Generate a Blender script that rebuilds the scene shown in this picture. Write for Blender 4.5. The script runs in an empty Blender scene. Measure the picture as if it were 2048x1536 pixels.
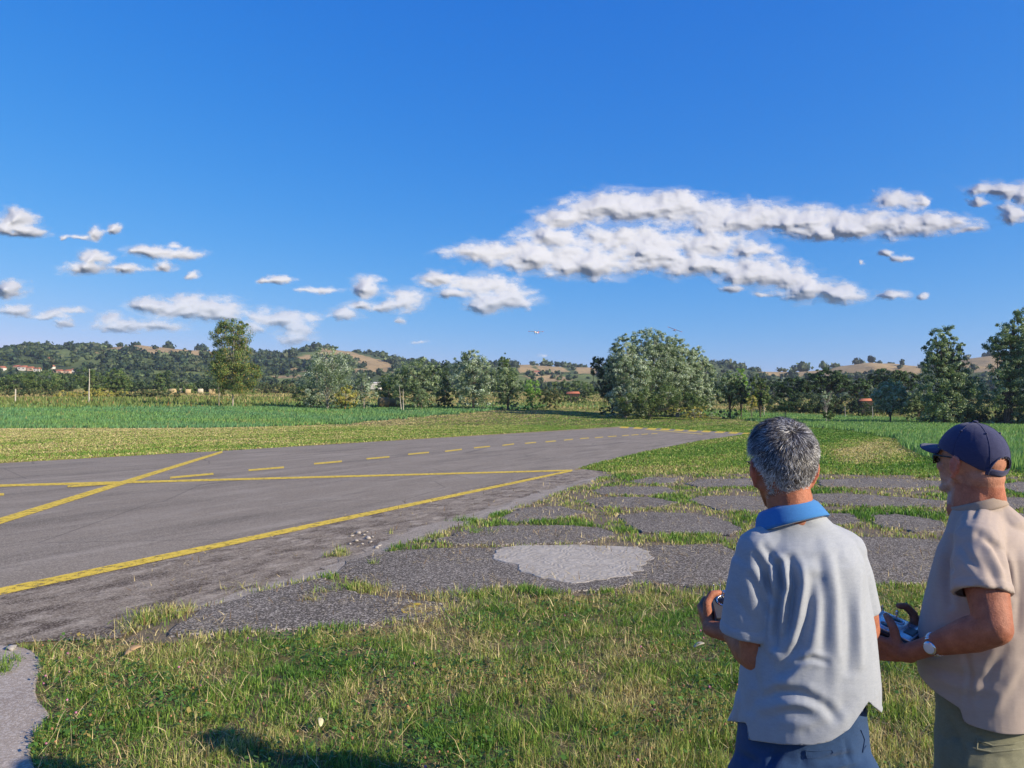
import bpy, bmesh, math, random
import numpy as np
from mathutils import Vector, Matrix, noise as mnoise
R = math.radians
scene = bpy.context.scene
col = scene.collection

# ---------------------------------------------------------------- camera, sky, sun, exposure
CAMH = 1.70; FPX = 1490.0; PITCH = math.atan(54/FPX)
cd = bpy.data.cameras.new('camera'); cam = bpy.data.objects.new('camera', cd); col.objects.link(cam)
cam.location = (0, 0, CAMH); cam.rotation_euler = (math.pi/2 + PITCH, 0, 0)
cd.sensor_width = 36; cd.lens = 36*FPX/2048; cd.clip_start = 0.05; cd.clip_end = 20000
scene.camera = cam
SUN_EL = R(25.5); SUN_AZ = R(118)     # azimuth clockwise from +Y (the view direction): behind and to the right
sd = bpy.data.lights.new('sun', 'SUN'); sun = bpy.data.objects.new('sun', sd); col.objects.link(sun)
sdir = Vector((math.sin(SUN_AZ)*math.cos(SUN_EL), math.cos(SUN_AZ)*math.cos(SUN_EL), math.sin(SUN_EL)))
sun.location = sdir*50; sun.rotation_euler = sdir.to_track_quat('Z', 'Y').to_euler()
sd.energy = 5.0; sd.angle = R(0.55); sd.color = (1.0, 0.88, 0.68)
vs = scene.view_settings
vs.view_transform = 'Standard'; vs.look = 'None'; vs.exposure = 0.66; vs.gamma = 1.0; vs.use_curve_mapping = False

def raydir(u, v):
    x = (u-1024)/FPX; y = -(v-768)/FPX
    c, s = math.cos(PITCH), math.sin(PITCH)
    return Vector((x, c-y*s, s+y*c))
def G(u, v, z=0.0):
    d = raydir(u, v); t = (z-CAMH)/d.z
    return Vector((d.x*t, d.y*t, z))
def AT(u, v, Y):
    d = raydir(u, v); t = Y/d.y
    return Vector((d.x*t, Y, CAMH+d.z*t))
def AE(u, v):
    d = raydir(u, v).normalized()
    return math.atan2(d.x, d.y), math.asin(d.z)

W = bpy.data.worlds.new('World'); scene.world = W; W.use_nodes = True
SKYN = dict(strength=0.0735, air=1.0, dust=0.2, ozone=1.5)
def nd(nt, typ, **kw):
    n = nt.nodes.new(typ)
    for k, v in kw.items():
        if k.startswith('i_'):
            key = k[2:]
            n.inputs[int(key) if key.isdigit() else key].default_value = v
        else: setattr(n, k, v)
    return n
def ln(nt, a, b): nt.links.new(a, b)
def mth(nt, op, a, b=None, c=None, clamp=False):
    n = nt.nodes.new('ShaderNodeMath'); n.operation = op; n.use_clamp = clamp
    for i, q in enumerate((a, b, c)):
        if q is None: continue
        if isinstance(q, (int, float)): n.inputs[i].default_value = q
        else: nt.links.new(q, n.inputs[i])
    return n.outputs[0]
def vmth(nt, op, a, b=None, c=None):
    n = nt.nodes.new('ShaderNodeVectorMath'); n.operation = op
    for i, q in enumerate((a, b, c)):
        if q is None: continue
        if isinstance(q, (tuple, list)): n.inputs[i].default_value = q
        else: nt.links.new(q, n.inputs[i])
    return n.outputs['Value'] if op in ('LENGTH', 'DOT_PRODUCT') else n.outputs[0]
def maprange(nt, x, a, b, c=0.0, d=1.0, smooth=False):
    n = nt.nodes.new('ShaderNodeMapRange'); n.interpolation_type = 'SMOOTHSTEP' if smooth else 'LINEAR'; n.clamp = True
    nt.links.new(x, n.inputs[0])
    for i, q in enumerate((a, b, c, d)):
        if isinstance(q, (int, float)): n.inputs[i+1].default_value = q
        else: nt.links.new(q, n.inputs[i+1])
    return n.outputs[0]
def mixc(nt, f, a, b, mode='MIX'):
    n = nt.nodes.new('ShaderNodeMix'); n.data_type = 'RGBA'; n.blend_type = mode
    for i, q in ((0, f), (6, a), (7, b)):
        if isinstance(q, (int, float)): n.inputs[i].default_value = q
        elif isinstance(q, (tuple, list)): n.inputs[i].default_value = (*q[:3], 1)
        else: nt.links.new(q, n.inputs[i])
    return n.outputs[2]

# clouds: (u, v, half width, half height, weight) seen from here, stored as azimuth / elevation
CLOUDS = [
 (1280,418,150,34,1),(1130,440,70,20,1),(1360,408,50,24,1),(1200,415,70,24,1),(1470,440,130,34,1),(1600,442,110,28,1),(1720,455,110,30,1),
 (1850,450,110,24,.95),(1790,402,50,20,1),(1840,404,16,10,1),(1100,472,70,22,1),(1250,480,120,26,.9),(1400,490,110,26,.9),(1500,502,60,16,.9),
 (960,508,75,20,1),(1080,515,120,32,1),(1180,530,110,34,1),(1290,512,70,34,1),(1390,530,80,28,1),(1490,545,70,30,1),(1560,555,60,34,.95),
 (1620,580,60,28,1),(1680,590,50,22,1),(1780,592,40,10,.9),(1843,592,16,8,.8),(1465,580,24,9,.8),(1530,592,26,7,.75),
 (1640,470,60,18,.9),(1990,380,60,16,.9),(2040,392,40,22,.95),(1960,405,30,9,.7),(2025,428,32,20,.95),(1940,462,28,8,.7),(1768,507,15,10,.7),(1728,524,9,6,.6),(1800,518,30,8,.5),
 (880,560,48,16,1),(960,572,80,22,1),(1020,600,56,22,1),(975,612,50,20,.95),(910,590,50,12,.8),
 (732,575,36,22,1),(812,603,36,24,1),(690,630,40,13,.9),(720,612,34,12,.9),(770,615,30,12,.7),(798,642,12,8,.7),(640,582,44,9,.75),(612,580,26,6,.6),
 (560,557,34,11,.8),(525,560,20,6,.7),
 (30,442,40,22,1),(60,466,36,14,1),(8,455,34,20,.9),(190,470,20,14,.9),(160,475,28,7,.7),(228,459,18,11,.8),(124,477,8,6,.6),
 (190,515,34,18,.9),(175,538,56,13,.85),(250,540,46,12,.8),(300,505,54,13,.85),(360,510,54,13,.8),(330,535,24,13,.7),(382,550,22,11,.75),(345,492,20,9,.6),
 (22,580,34,18,1),(30,622,40,13,.85),(90,632,50,9,.7),(140,622,34,9,.75),(130,650,20,12,.6),
 (380,618,110,22,1),(440,628,60,18,.9),(300,612,50,14,.9),(215,638,28,14,.85),(270,655,90,14,.85),(330,655,50,11,.7),
 (530,640,36,20,.8),(570,640,40,20,.75),(600,660,40,20,.7),(590,680,50,14,.7),(500,660,40,16,.55),(620,640,30,12,.5),(840,685,30,5,.4),(1085,712,14,4,.4)]
def world():
    nt = W.node_tree; nt.nodes.clear()
    out = nd(nt, 'ShaderNodeOutputWorld'); bg = nd(nt, 'ShaderNodeBackground')
    bg.inputs[1].default_value = SKYN['strength']
    sky = nd(nt, 'ShaderNodeTexSky', sky_type='NISHITA', sun_disc=False, sun_elevation=SUN_EL, sun_rotation=SUN_AZ,
             air_density=SKYN['air'], dust_density=SKYN['dust'], ozone_density=SKYN['ozone'], altitude=0)
    if not FIT:
        ln(nt, sky.outputs[0], bg.inputs[0])
    else:
        sp = nd(nt, 'ShaderNodeSeparateColor'); ln(nt, sky.outputs[0], sp.inputs[0])
        cb = nd(nt, 'ShaderNodeCombineColor')
        for i, (a, g) in enumerate(FIT):
            ln(nt, mth(nt, 'MINIMUM', mth(nt, 'MULTIPLY', mth(nt, 'POWER', mth(nt, 'MAXIMUM', sp.outputs[i], 1e-4), g), a), 9.0), cb.inputs[i])
        ln(nt, cb.outputs[0], bg.inputs[0])
    ln(nt, bg.outputs[0], out.inputs[0])
FIT = ((.118, 1.97), (.985, .84), (4.05, .35))
world()
# ---------------------------------------------------------------- numpy helpers
rng = np.random.default_rng(11)
def _hash(ix, iy, s):
    h = (ix.astype(np.int64)*374761393 + iy.astype(np.int64)*668265263 + s*1442695041) & 0xffffffff
    h = ((h ^ (h >> 13))*1274126177) & 0xffffffff
    return ((h ^ (h >> 16)) & 0xffff)/65535.0
def gnoise(x, y, s=0):
    x = np.asarray(x, float); y = np.asarray(y, float)
    ix = np.floor(x); iy = np.floor(y); fx = x-ix; fy = y-iy
    ux = fx*fx*fx*(fx*(fx*6-15)+10); uy = fy*fy*fy*(fy*(fy*6-15)+10)
    def g(dx, dy):
        a = _hash(ix+dx, iy+dy, s)*2*np.pi
        return np.cos(a)*(fx-dx)+np.sin(a)*(fy-dy)
    a = g(0, 0); b = g(1, 0); c = g(0, 1); d = g(1, 1)
    return ((a+(b-a)*ux)*(1-uy)+(c+(d-c)*ux)*uy)*1.4
def fbm(x, y, o=4, s=0, r=.5, l=2.03):
    t = 0; a = 1; n = 0
    for i in range(o):
        t = t+a*gnoise(x, y, s+i*17); n += a; a *= r; x = np.asarray(x)*l; y = np.asarray(y)*l
    return t/n
def worley(x, y, s=0):
    ix = np.floor(x); iy = np.floor(y); m = np.full(np.shape(x), 9.0)
    for dx in (-1, 0, 1):
        for dy in (-1, 0, 1):
            cx = ix+dx; cy = iy+dy
            px = cx+_hash(cx, cy, s); py = cy+_hash(cx, cy, s+7)
            d = (px-x)**2+(py-y)**2
            m = np.minimum(m, d)
    return np.sqrt(m)
def smooth(a, b, x):
    t = np.clip((np.asarray(x, float)-a)/(b-a), 0, 1); return t*t*(3-2*t)
def inpoly(x, y, poly):
    x = np.asarray(x, float); y = np.asarray(y, float); r = np.zeros(x.shape, bool); n = len(poly)
    for i in range(n):
        x0, y0 = poly[i][:2]; x1, y1 = poly[(i+1) % n][:2]
        if y0 == y1: continue
        c = ((y0 > y) != (y1 > y)) & (x < (x1-x0)*(y-y0)/(y1-y0)+x0); r ^= c
    return r
def npmesh(name, V, F, mat, parent=None, colr=None, smooth_=False, attrs=None):
    """V (n,3); F (m,k) with k 3 or 4, or list of such arrays"""
    me = bpy.data.meshes.new(name); V = np.asarray(V, np.float32)
    Fs = F if isinstance(F, list) else [F]; Fs = [np.asarray(f, np.int32) for f in Fs if len(f)]
    nl = sum(f.size for f in Fs); nf = sum(len(f) for f in Fs)
    me.vertices.add(len(V)); me.vertices.foreach_set('co', V.ravel())
    me.loops.add(nl); me.loops.foreach_set('vertex_index', np.concatenate([f.ravel() for f in Fs]))
    me.polygons.add(nf); st = []; o = 0
    for f in Fs:
        st.append(o+np.arange(len(f))*f.shape[1]); o += f.size
    me.polygons.foreach_set('loop_start', np.concatenate(st).astype(np.int32))
    me.update(calc_edges=True)
    if smooth_: me.polygons.foreach_set('use_smooth', np.ones(nf, bool))
    if colr is not None:
        a = me.color_attributes.new('col', 'FLOAT_COLOR', 'POINT')
        c = np.ones((len(V), 4), np.float32); c[:, :3] = colr; a.data.foreach_set('color', c.ravel())
    for k, v in (attrs or {}).items():
        a = me.attributes.new(k, 'FLOAT', 'POINT'); a.data.foreach_set('value', np.asarray(v, np.float32))
    me.materials.append(mat)
    o = bpy.data.objects.new(name, me); col.objects.link(o)
    if parent is not None: o.parent = parent
    return o
def tag(o, label=None, cat=None, group=None, kind=None):
    if label: o['label'] = label
    if cat: o['category'] = cat
    if group: o['group'] = group
    if kind: o['kind'] = kind
    return o
def empty(name, loc, label=None, cat=None, group=None, rz=0):
    e = bpy.data.objects.new(name, None); col.objects.link(e); e.location = loc; e.rotation_euler = (0, 0, rz)
    e.empty_display_size = .3
    return tag(e, label, cat, group)

# ---------------------------------------------------------------- materials
MATS = {}
def newmat(name):
    m = bpy.data.materials.new(name); m.use_nodes = True; nt = m.node_tree
    return m, nt, nt.nodes['Principled BSDF']
def noise_n(nt, scale, detail=4, rough=.55, vec=None, dist=0, dim='3D'):
    n = nd(nt, 'ShaderNodeTexNoise', noise_dimensions=dim); n.inputs['Scale'].default_value = scale
    n.inputs['Detail'].default_value = detail; n.inputs['Roughness'].default_value = rough; n.inputs['Distortion'].default_value = dist
    if vec is not None: ln(nt, vec, n.inputs['Vector'])
    return n.outputs[0]
def objco(nt): return nd(nt, 'ShaderNodeTexCoord').outputs['Object']
def bump(nt, b, h, dist=.01, st=1.0):
    n = nd(nt, 'ShaderNodeBump'); n.inputs['Strength'].default_value = st; n.inputs['Distance'].default_value = dist
    ln(nt, h, n.inputs['Height']); ln(nt, n.outputs[0], b.inputs['Normal']); return n
def plain(name, c, rough=.7, metal=0, spec=.3, var=.12, vscale=30, bmp=0):
    if name in MATS: return MATS[name]
    m, nt, b = newmat(name); co = objco(nt)
    n = noise_n(nt, vscale, 5, .6, co)
    ln(nt, mixc(nt, maprange(nt, n, .3, .7), tuple(q*(1-var) for q in c), tuple(min(1, q*(1+var)) for q in c)), b.inputs['Base Color'])
    b.inputs['Roughness'].default_value = rough; b.inputs['Metallic'].default_value = metal; b.inputs['Specular IOR Level'].default_value = spec
    if bmp: bump(nt, b, n, bmp)
    MATS[name] = m; return m
def foliage(name, transl=.35, rough=.6, spec=.25, tmul=(1.15, 1.25, .6)):
    m = bpy.data.materials.new(name); m.use_nodes = True; nt = m.node_tree; b = nt.nodes['Principled BSDF']; out = nt.nodes['Material Output']
    a = nd(nt, 'ShaderNodeAttribute', attribute_name='col')
    ln(nt, a.outputs['Color'], b.inputs['Base Color']); b.inputs['Roughness'].default_value = rough; b.inputs['Specular IOR Level'].default_value = spec
    t = nd(nt, 'ShaderNodeBsdfTranslucent'); ln(nt, mixc(nt, 1.0, a.outputs['Color'], tmul, 'MULTIPLY'), t.inputs[0])
    mx = nd(nt, 'ShaderNodeMixShader'); mx.inputs[0].default_value = transl
    ln(nt, b.outputs[0], mx.inputs[1]); ln(nt, t.outputs[0], mx.inputs[2]); ln(nt, mx.outputs[0], out.inputs[0])
    return m
M_blade = foliage('grass_blades', .32, .55, .3)
M_leaf = foliage('leaves', .30, .55, .3)
M_straw = foliage('straw', .2, .7, .15, (1, .95, .8))

# ---------------------------------------------------------------- terrain
def UAZ(x, y):
    az = np.arctan2(x, y); return 1024+FPX*np.tan(np.clip(az, -.80, .80))
def _zk(u, knots, r):
    uu, vv = zip(*knots); v = np.interp(u, uu, vv)
    a = np.arctan((u-1024)/FPX); yy = r*np.cos(a)
    return CAMH+(822-v)/FPX*yy
K140 = [(-400, 812), (0, 811), (600, 808), (1100, 808), (1200, 815), (1430, 822), (1550, 826), (1800, 836), (2048, 846), (2500, 850)]
K220 = [(-400, 790), (0, 789), (600, 790), (1100, 796), (1250, 800), (1430, 808), (1800, 814), (2048, 820), (2500, 822)]
K380 = [(-400, 778), (0, 777), (600, 778), (1100, 784), (1430, 792), (1800, 796), (2048, 798), (2500, 800)]
KTOP = [(-500, 716), (-200, 712), (0, 708), (60, 702), (130, 699), (190, 700), (230, 698), (280, 695), (345, 701), (400, 705), (440, 711), (510, 715), (560, 717), (600, 706), (645, 700), (700, 708), (750, 716), (800, 724),
        (870, 729), (930, 735), (1000, 732), (1060, 731), (1170, 738), (1200, 740), (1430, 735), (1450, 738), (1520, 744), (1600, 744), (1640, 741), (1680, 734), (1740, 728), (1820, 733), (1860, 734), (1930, 721), (1985, 714), (2048, 712), (2200, 716), (2600, 730)]
def RT(u): return 980+120*np.sin(u/310.0)+60*np.sin(u/97.0+1)
def H(x, y):
    x = np.asarray(x, float); y = np.asarray(y, float); r = np.hypot(x, y); u = UAZ(x, y)
    front = smooth(-40, 10, y)
    z140 = _zk(u, K140, 140.); z220 = _zk(u, K220, 220.); z380 = _zk(u, K380, 380.); rt = RT(u); zt = _zk(u, KTOP, rt)
    z = np.zeros_like(r)
    z = np.where(r > 88, z140*((r-88)/52), z)
    z = np.where(r > 140, z140+(z220-z140)*((r-140)/80), z)
    z = np.where(r > 220, z220+(z380-z220)*((r-220)/160), z)
    t = np.clip((r-380)/(rt-380), 0, 1)
    tt = .35*t+.65*smooth(0, 1, t)
    z = np.where(r > 380, z380+(zt-z380)*tt+np.sin(np.pi*t)*(10*fbm(x/150, y/150, 4, 3)+4*fbm(x/40, y/40, 3, 5)), z)
    z = np.where(r > rt, zt*(1-.5*smooth(0, 1, (r-rt)/700)), z)
    return np.where(r > 88, z*front, z)
def H1(x, y): return float(H(np.array([x]), np.array([y]))[0])
def rowof(x, y, z):
    c, s = math.cos(PITCH), math.sin(PITCH)
    f = y*c+(z-CAMH)*s; w = (z-CAMH)*c-y*s
    return 1024+FPX*x/f, 768-FPX*w/f

TANS = [[(195, 706), (230, 694), (280, 690), (345, 696), (420, 700), (440, 711), (330, 709), (250, 705)],
        [(640, 696), (690, 700), (730, 712), (770, 722), (790, 735), (740, 738), (725, 728), (690, 718), (640, 708)],
        [(700, 738), (780, 736), (790, 744), (700, 746)],
        [(590, 714), (622, 710), (625, 726), (600, 727)], [(560, 738), (600, 736), (622, 742), (560, 746)], [(540, 752), (600, 750), (610, 757), (540, 757)],
        [(1030, 728), (1060, 728), (1078, 744), (1040, 745)], [(1070, 730), (1125, 734), (1138, 744), (1085, 746)], [(1148, 733), (1190, 734), (1195, 748), (1155, 747)],
        [(1045, 752), (1110, 749), (1150, 760), (1085, 765)], [(1520, 740), (1650, 740), (1650, 753), (1520, 752)],
        [(1640, 752), (1660, 738), (1700, 728), (1740, 722), (1840, 727), (1840, 748), (1740, 750)], [(1900, 722), (1990, 708), (2300, 700), (2300, 746), (1950, 744)]]
LIGHTG = [[(90, 702), (150, 697), (150, 716), (100, 722)], [(230, 705), (190, 730), (120, 735), (110, 722), (180, 708)], [(580, 704), (640, 702), (650, 716), (590, 712)],
          [(1000, 750), (1200, 748), (1200, 775), (1000, 778)], [(520, 757), (620, 745), (660, 760), (560, 770)], [(300, 742), (420, 745), (420, 752), (300, 752)]]
def landcover(x, y, z):
    u, v = rowof(x, y, z)
    wu = u+9*fbm(x/30, y/30, 3, 8); wv = v+2.2*fbm(x/25, y/25, 3, 9)
    t = np.zeros(np.shape(x)); g = np.zeros(np.shape(x))
    for p in TANS: t = np.maximum(t, inpoly(wu, wv, p))
    for p in LIGHTG: g = np.maximum(g, inpoly(wu, wv, p))
    return t, g

# boundary of the uncut field, in photo columns -> distance on the flat
VB = [(-900, 860), (-400, 858), (0, 857), (400, 856), (700, 850), (1000, 843), (1200, 840), (1400, 843), (1500, 848), (1600, 853), (1700, 861), (1790, 878), (1802, 892), (1840, 912), (1900, 925), (2048, 945), (2500, 965)]
def tallmask(x, y):
    u = 1024+FPX*x/np.maximum(y, .1); dist = 822+FPX*CAMH/np.maximum(y, .1)
    vb = np.interp(u, *zip(*VB))+1.2*fbm(x/3, y/3, 3, 31)
    return (dist < vb) & (y > 1)

def ground():
    az = np.concatenate([np.linspace(-math.pi, -.85, 40)[:-1], np.linspace(-.85, .85, 400), np.linspace(.85, math.pi, 40)[1:-1]])
    r = np.concatenate([[.6, 2, 4, 8, 14, 22, 32, 44, 56, 68, 78, 84, 88], np.linspace(92, 220, 34), np.linspace(226, 380, 24)[0:], np.geomspace(388, 1250, 150), [1350, 1500, 1700, 2000, 3000, 6000, 9000]])
    A, Rr = np.meshgrid(az, r); X = Rr*np.sin(A); Y = Rr*np.cos(A); Z = H(X, Y)
    nr, na = X.shape; V = np.stack([X, Y, Z], -1).reshape(-1, 3)
    i = np.arange(nr-1)[:, None]; j = np.arange(na)[None]; jn = (j+1) % na
    F = np.stack([i*na+j, i*na+jn, (i+1)*na+jn, (i+1)*na+j], -1).reshape(-1, 4)[:, ::-1]
    cidx = len(V); V = np.vstack([V, [[0, 0, 0]]])
    Ft = np.stack([np.full(na, cidx), (np.arange(na)+1) % na, np.arange(na)], -1)[:, ::-1]
    x, y, z = V.T; rr = np.hypot(x, y)
    # land colours: soil and thatch near, straw stubble, hill pasture, wood floor
    c = np.zeros((len(V), 3)); n1 = fbm(x/9, y/9, 4, 1)[:, None]; n2 = fbm(x/60, y/60, 4, 2)[:, None]
    near = np.array([.15, .125, .06])*(1+.35*n1)
    tall = np.array([.075, .115, .045])*(1+.2*n1)
    c[:] = near
    tm = tallmask(x, y) & (rr > 20); c[tm] = tall[tm]
    u, v = rowof(x, y, z)
    band = (rr > 128) & (rr < 240); stub = np.array([.27, .215, .10])*(1+.3*n1)+0*n2
    mixb = smooth(-.2, .25, n2+.6*n1); gb = np.array([.10, .125, .05]); c[band] = (stub*mixb+gb*(1-mixb))[band]
    far = rr > 240; past = np.array([.075, .10, .040])*(1+.4*n2); c[far] = past[far]
    t, g = landcover(x, y, z)
    lg = np.array([.13, .165, .060])*(1+.35*n2); c[far & (g > 0)] = lg[far & (g > 0)]
    tn = np.array([.34, .25, .135])*(1+.22*fbm(x/18, y/60, 4, 12)[:, None]); c[(rr > 380) & (t > 0)] = tn[(rr > 380) & (t > 0)]
    m, nt, b = newmat('land'); a = nd(nt, 'ShaderNodeAttribute', attribute_name='col'); co = objco(nt)
    n = noise_n(nt, 5.0, 8, .7, co); n3 = noise_n(nt, .35, 6, .6, co)
    f = mth(nt, 'ADD', mth(nt, 'MULTIPLY', n, 1.0), mth(nt, 'MULTIPLY', n3, .9))
    ln(nt, mixc(nt, 1.0, a.outputs['Color'], mixc(nt, maprange(nt, f, .65, 1.3), (.55, .55, .55), (1.5, 1.45, 1.35)), 'MULTIPLY'), b.inputs['Base Color'])
    b.inputs['Roughness'].default_value = .95; b.inputs['Specular IOR Level'].default_value = .1
    bump(nt, b, n, .03)
    o = npmesh('ground', V, [F, Ft], m, colr=c, smooth_=True); tag(o, kind='structure')
    return o
ground()

# ---------------------------------------------------------------- clouds: relief shells high over the hills, lit by the sun
CLOUDS = [
 (1280,418,150,34,1),(1130,440,70,20,1),(1360,408,50,24,1),(1200,415,70,24,1),(1470,440,130,34,1),(1600,442,110,28,1),(1720,455,110,30,1),
 (1850,450,110,24,.95),(1790,402,50,20,1),(1840,404,16,10,1),(1100,472,70,22,1),(1250,480,120,26,.9),(1400,490,110,26,.9),(1500,502,60,16,.9),
 (960,508,75,20,1),(1080,515,120,32,1),(1180,530,110,34,1),(1290,512,70,34,1),(1390,530,80,28,1),(1490,545,70,30,1),(1560,555,60,34,.95),
 (1620,580,60,28,1),(1680,590,50,22,1),(1780,592,40,10,.9),(1843,592,16,8,.8),(1465,580,24,9,.8),(1530,592,26,7,.75),
 (1640,470,60,18,.9),(1990,380,60,16,.9),(2040,392,40,22,.95),(1960,405,30,9,.7),(2025,428,32,20,.95),(1940,462,28,8,.7),(1768,507,15,10,.7),(1728,524,9,6,.6),(1800,518,30,8,.5),
 (2130,420,70,22,.9),(2230,400,90,24,.9),(2380,430,60,16,.8),(2200,560,80,14,.8),(-90,470,60,26,.95),(-230,500,80,20,.9),(-120,600,80,16,.9),(-330,590,90,22,.9),
 (880,560,48,16,1),(960,572,80,22,1),(1020,600,56,22,1),(975,612,50,20,.95),(910,590,50,12,.8),
 (732,575,36,22,1),(812,603,36,24,1),(690,630,40,13,.9),(720,612,34,12,.9),(770,615,30,12,.7),(798,642,12,8,.7),(640,582,44,9,.75),(612,580,26,6,.6),
 (560,557,34,11,.8),(525,560,20,6,.7),
 (30,442,40,22,1),(60,466,36,14,1),(8,455,34,20,.9),(190,470,20,14,.9),(160,475,28,7,.7),(228,459,18,11,.8),(124,477,8,6,.6),
 (190,515,34,18,.9),(175,538,56,13,.85),(250,540,46,12,.8),(300,505,54,13,.85),(360,510,54,13,.8),(330,535,24,13,.7),(382,550,22,11,.75),(345,492,20,9,.6),
 (22,580,34,18,1),(30,622,40,13,.85),(90,632,50,9,.7),(140,622,34,9,.75),(130,650,20,12,.6),
 (380,618,110,22,1),(440,628,60,18,.9),(300,612,50,14,.9),(215,638,28,14,.85),(270,655,90,14,.85),(330,655,50,11,.7),
 (530,640,36,20,.8),(570,640,40,20,.75),(600,660,40,20,.7),(590,680,50,14,.7),(500,660,40,16,.55),(620,640,30,12,.5),(840,685,30,5,.4),(1085,712,14,4,.4)]
def clouds():
    st = 1.9; us = np.arange(-420, 2460, st); vs_ = np.arange(350, 720, st); U, Vv = np.meshgrid(us, vs_)
    wx = 26*fbm(U/60, Vv/38, 5, 41, .58); wy = 13*fbm(U/60, Vv/38, 5, 51, .58)
    PU = U+wx; PV = Vv+wy
    F = np.full(U.shape, -1.0); k = 7.0; acc = np.zeros(U.shape)
    for (u, v, hw, hh, wt) in CLOUDS:
        dv = PV-v; dv = np.where(dv > 0, dv/(hh*.95), dv/(hh*1.25))      # flatter below than above
        l = np.sqrt(((PU-u)/(hw*1.12))**2+dv**2)
        acc += np.exp(k*np.maximum(.45+.55*wt-l, -1.2))
    F = np.log(acc+1e-9)/k-.05
    B = 0; a = 1
    sc = 46.0
    for o in range(4):
        B = B+a*(.5-worley((U+wx*.6)/sc, (Vv+wy*.8)/(sc*.62), 60+o)**1.2); a *= .46; sc /= 2.0
    fine = fbm(U/30, Vv/13, 6, 71, .62)
    T = F+.30*B+.42*fine
    alpha = smooth(-.08, .52, T)
    wisp = smooth(-.25, .25, F+.7*fbm(U/55, Vv/16, 5, 91, .6))*.32       # thin veils round the thick parts
    alpha = np.clip(np.maximum(alpha, wisp*smooth(-.45, 0, F)), 0, 1)*np.interp(Vv, [350, 560, 640, 720], [1, 1, .80, .45])
    def blur(Q, n):
        for _ in range(n):
            Q = (np.roll(Q, 1, 0)+np.roll(Q, -1, 0)+2*Q)/4; Q = (np.roll(Q, 1, 1)+np.roll(Q, -1, 1)+2*Q)/4
        return Q
    px = 1.0
    body = np.clip(blur(T, 8)+.12, 0, 1.2)**.85
    rel = px*(44*blur(body, 45)+12*blur(body, 14)+15*blur(np.clip(B, -.6, .8), 4)*np.sqrt(np.clip(T+.1, 0, 1))+5*blur(fine, 2))
    az_ = np.arctan((U-1024)/FPX); el_ = np.arctan((822-Vv)/FPX)
    Rd = 4700*np.exp(1.15*az_+.5*el_)*(1-rel/FPX)        # shell slanted away to the right, shaped so its faces catch the sun
    X = (U-1024)/FPX; c, s = math.cos(PITCH), math.sin(PITCH); yy = -(Vv-768)/FPX
    D = np.stack([X, c-yy*s, s+yy*c], -1); D /= np.linalg.norm(D, axis=-1, keepdims=True)
    P = D*Rd[..., None]+np.array([0, 0, CAMH])
    nr, na = U.shape; idx = np.arange(nr*na).reshape(nr, na)
    Fq = np.stack([idx[:-1, :-1], idx[1:, :-1], idx[1:, 1:], idx[:-1, 1:]], -1).reshape(-1, 4)
    keep = (alpha.ravel()[Fq] > .004).any(1); Fq = Fq[keep]
    used = np.unique(Fq); mp = -np.ones(nr*na, int); mp[used] = np.arange(len(used)); Fq = mp[Fq]
    m = bpy.data.materials.new('cloud'); m.use_nodes = True; nt = m.node_tree; nt.nodes.remove(nt.nodes['Principled BSDF']); out = nt.nodes['Material Output']
    df = nd(nt, 'ShaderNodeBsdfDiffuse'); df.inputs[0].default_value = (.47, .49, .54, 1)
    tl = nd(nt, 'ShaderNodeBsdfTranslucent'); tl.inputs[0].default_value = (.46, .50, .58, 1)
    m1 = nd(nt, 'ShaderNodeMixShader'); m1.inputs[0].default_value = .30; ln(nt, df.outputs[0], m1.inputs[1]); ln(nt, tl.outputs[0], m1.inputs[2])
    tr = nd(nt, 'ShaderNodeBsdfTransparent'); at = nd(nt, 'ShaderNodeAttribute', attribute_name='alpha')
    m2 = nd(nt, 'ShaderNodeMixShader'); ln(nt, at.outputs['Fac'], m2.inputs[0]); ln(nt, tr.outputs[0], m2.inputs[1]); ln(nt, m1.outputs[0], m2.inputs[2]); ln(nt, m2.outputs[0], out.inputs[0])
    o = npmesh('clouds', P.reshape(-1, 3)[used], Fq, m, smooth_=True, attrs={'alpha': alpha.ravel()[used]})
    tag(o, kind='stuff', label='white fair weather clouds with grey undersides scattered over the hills')
clouds()
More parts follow.
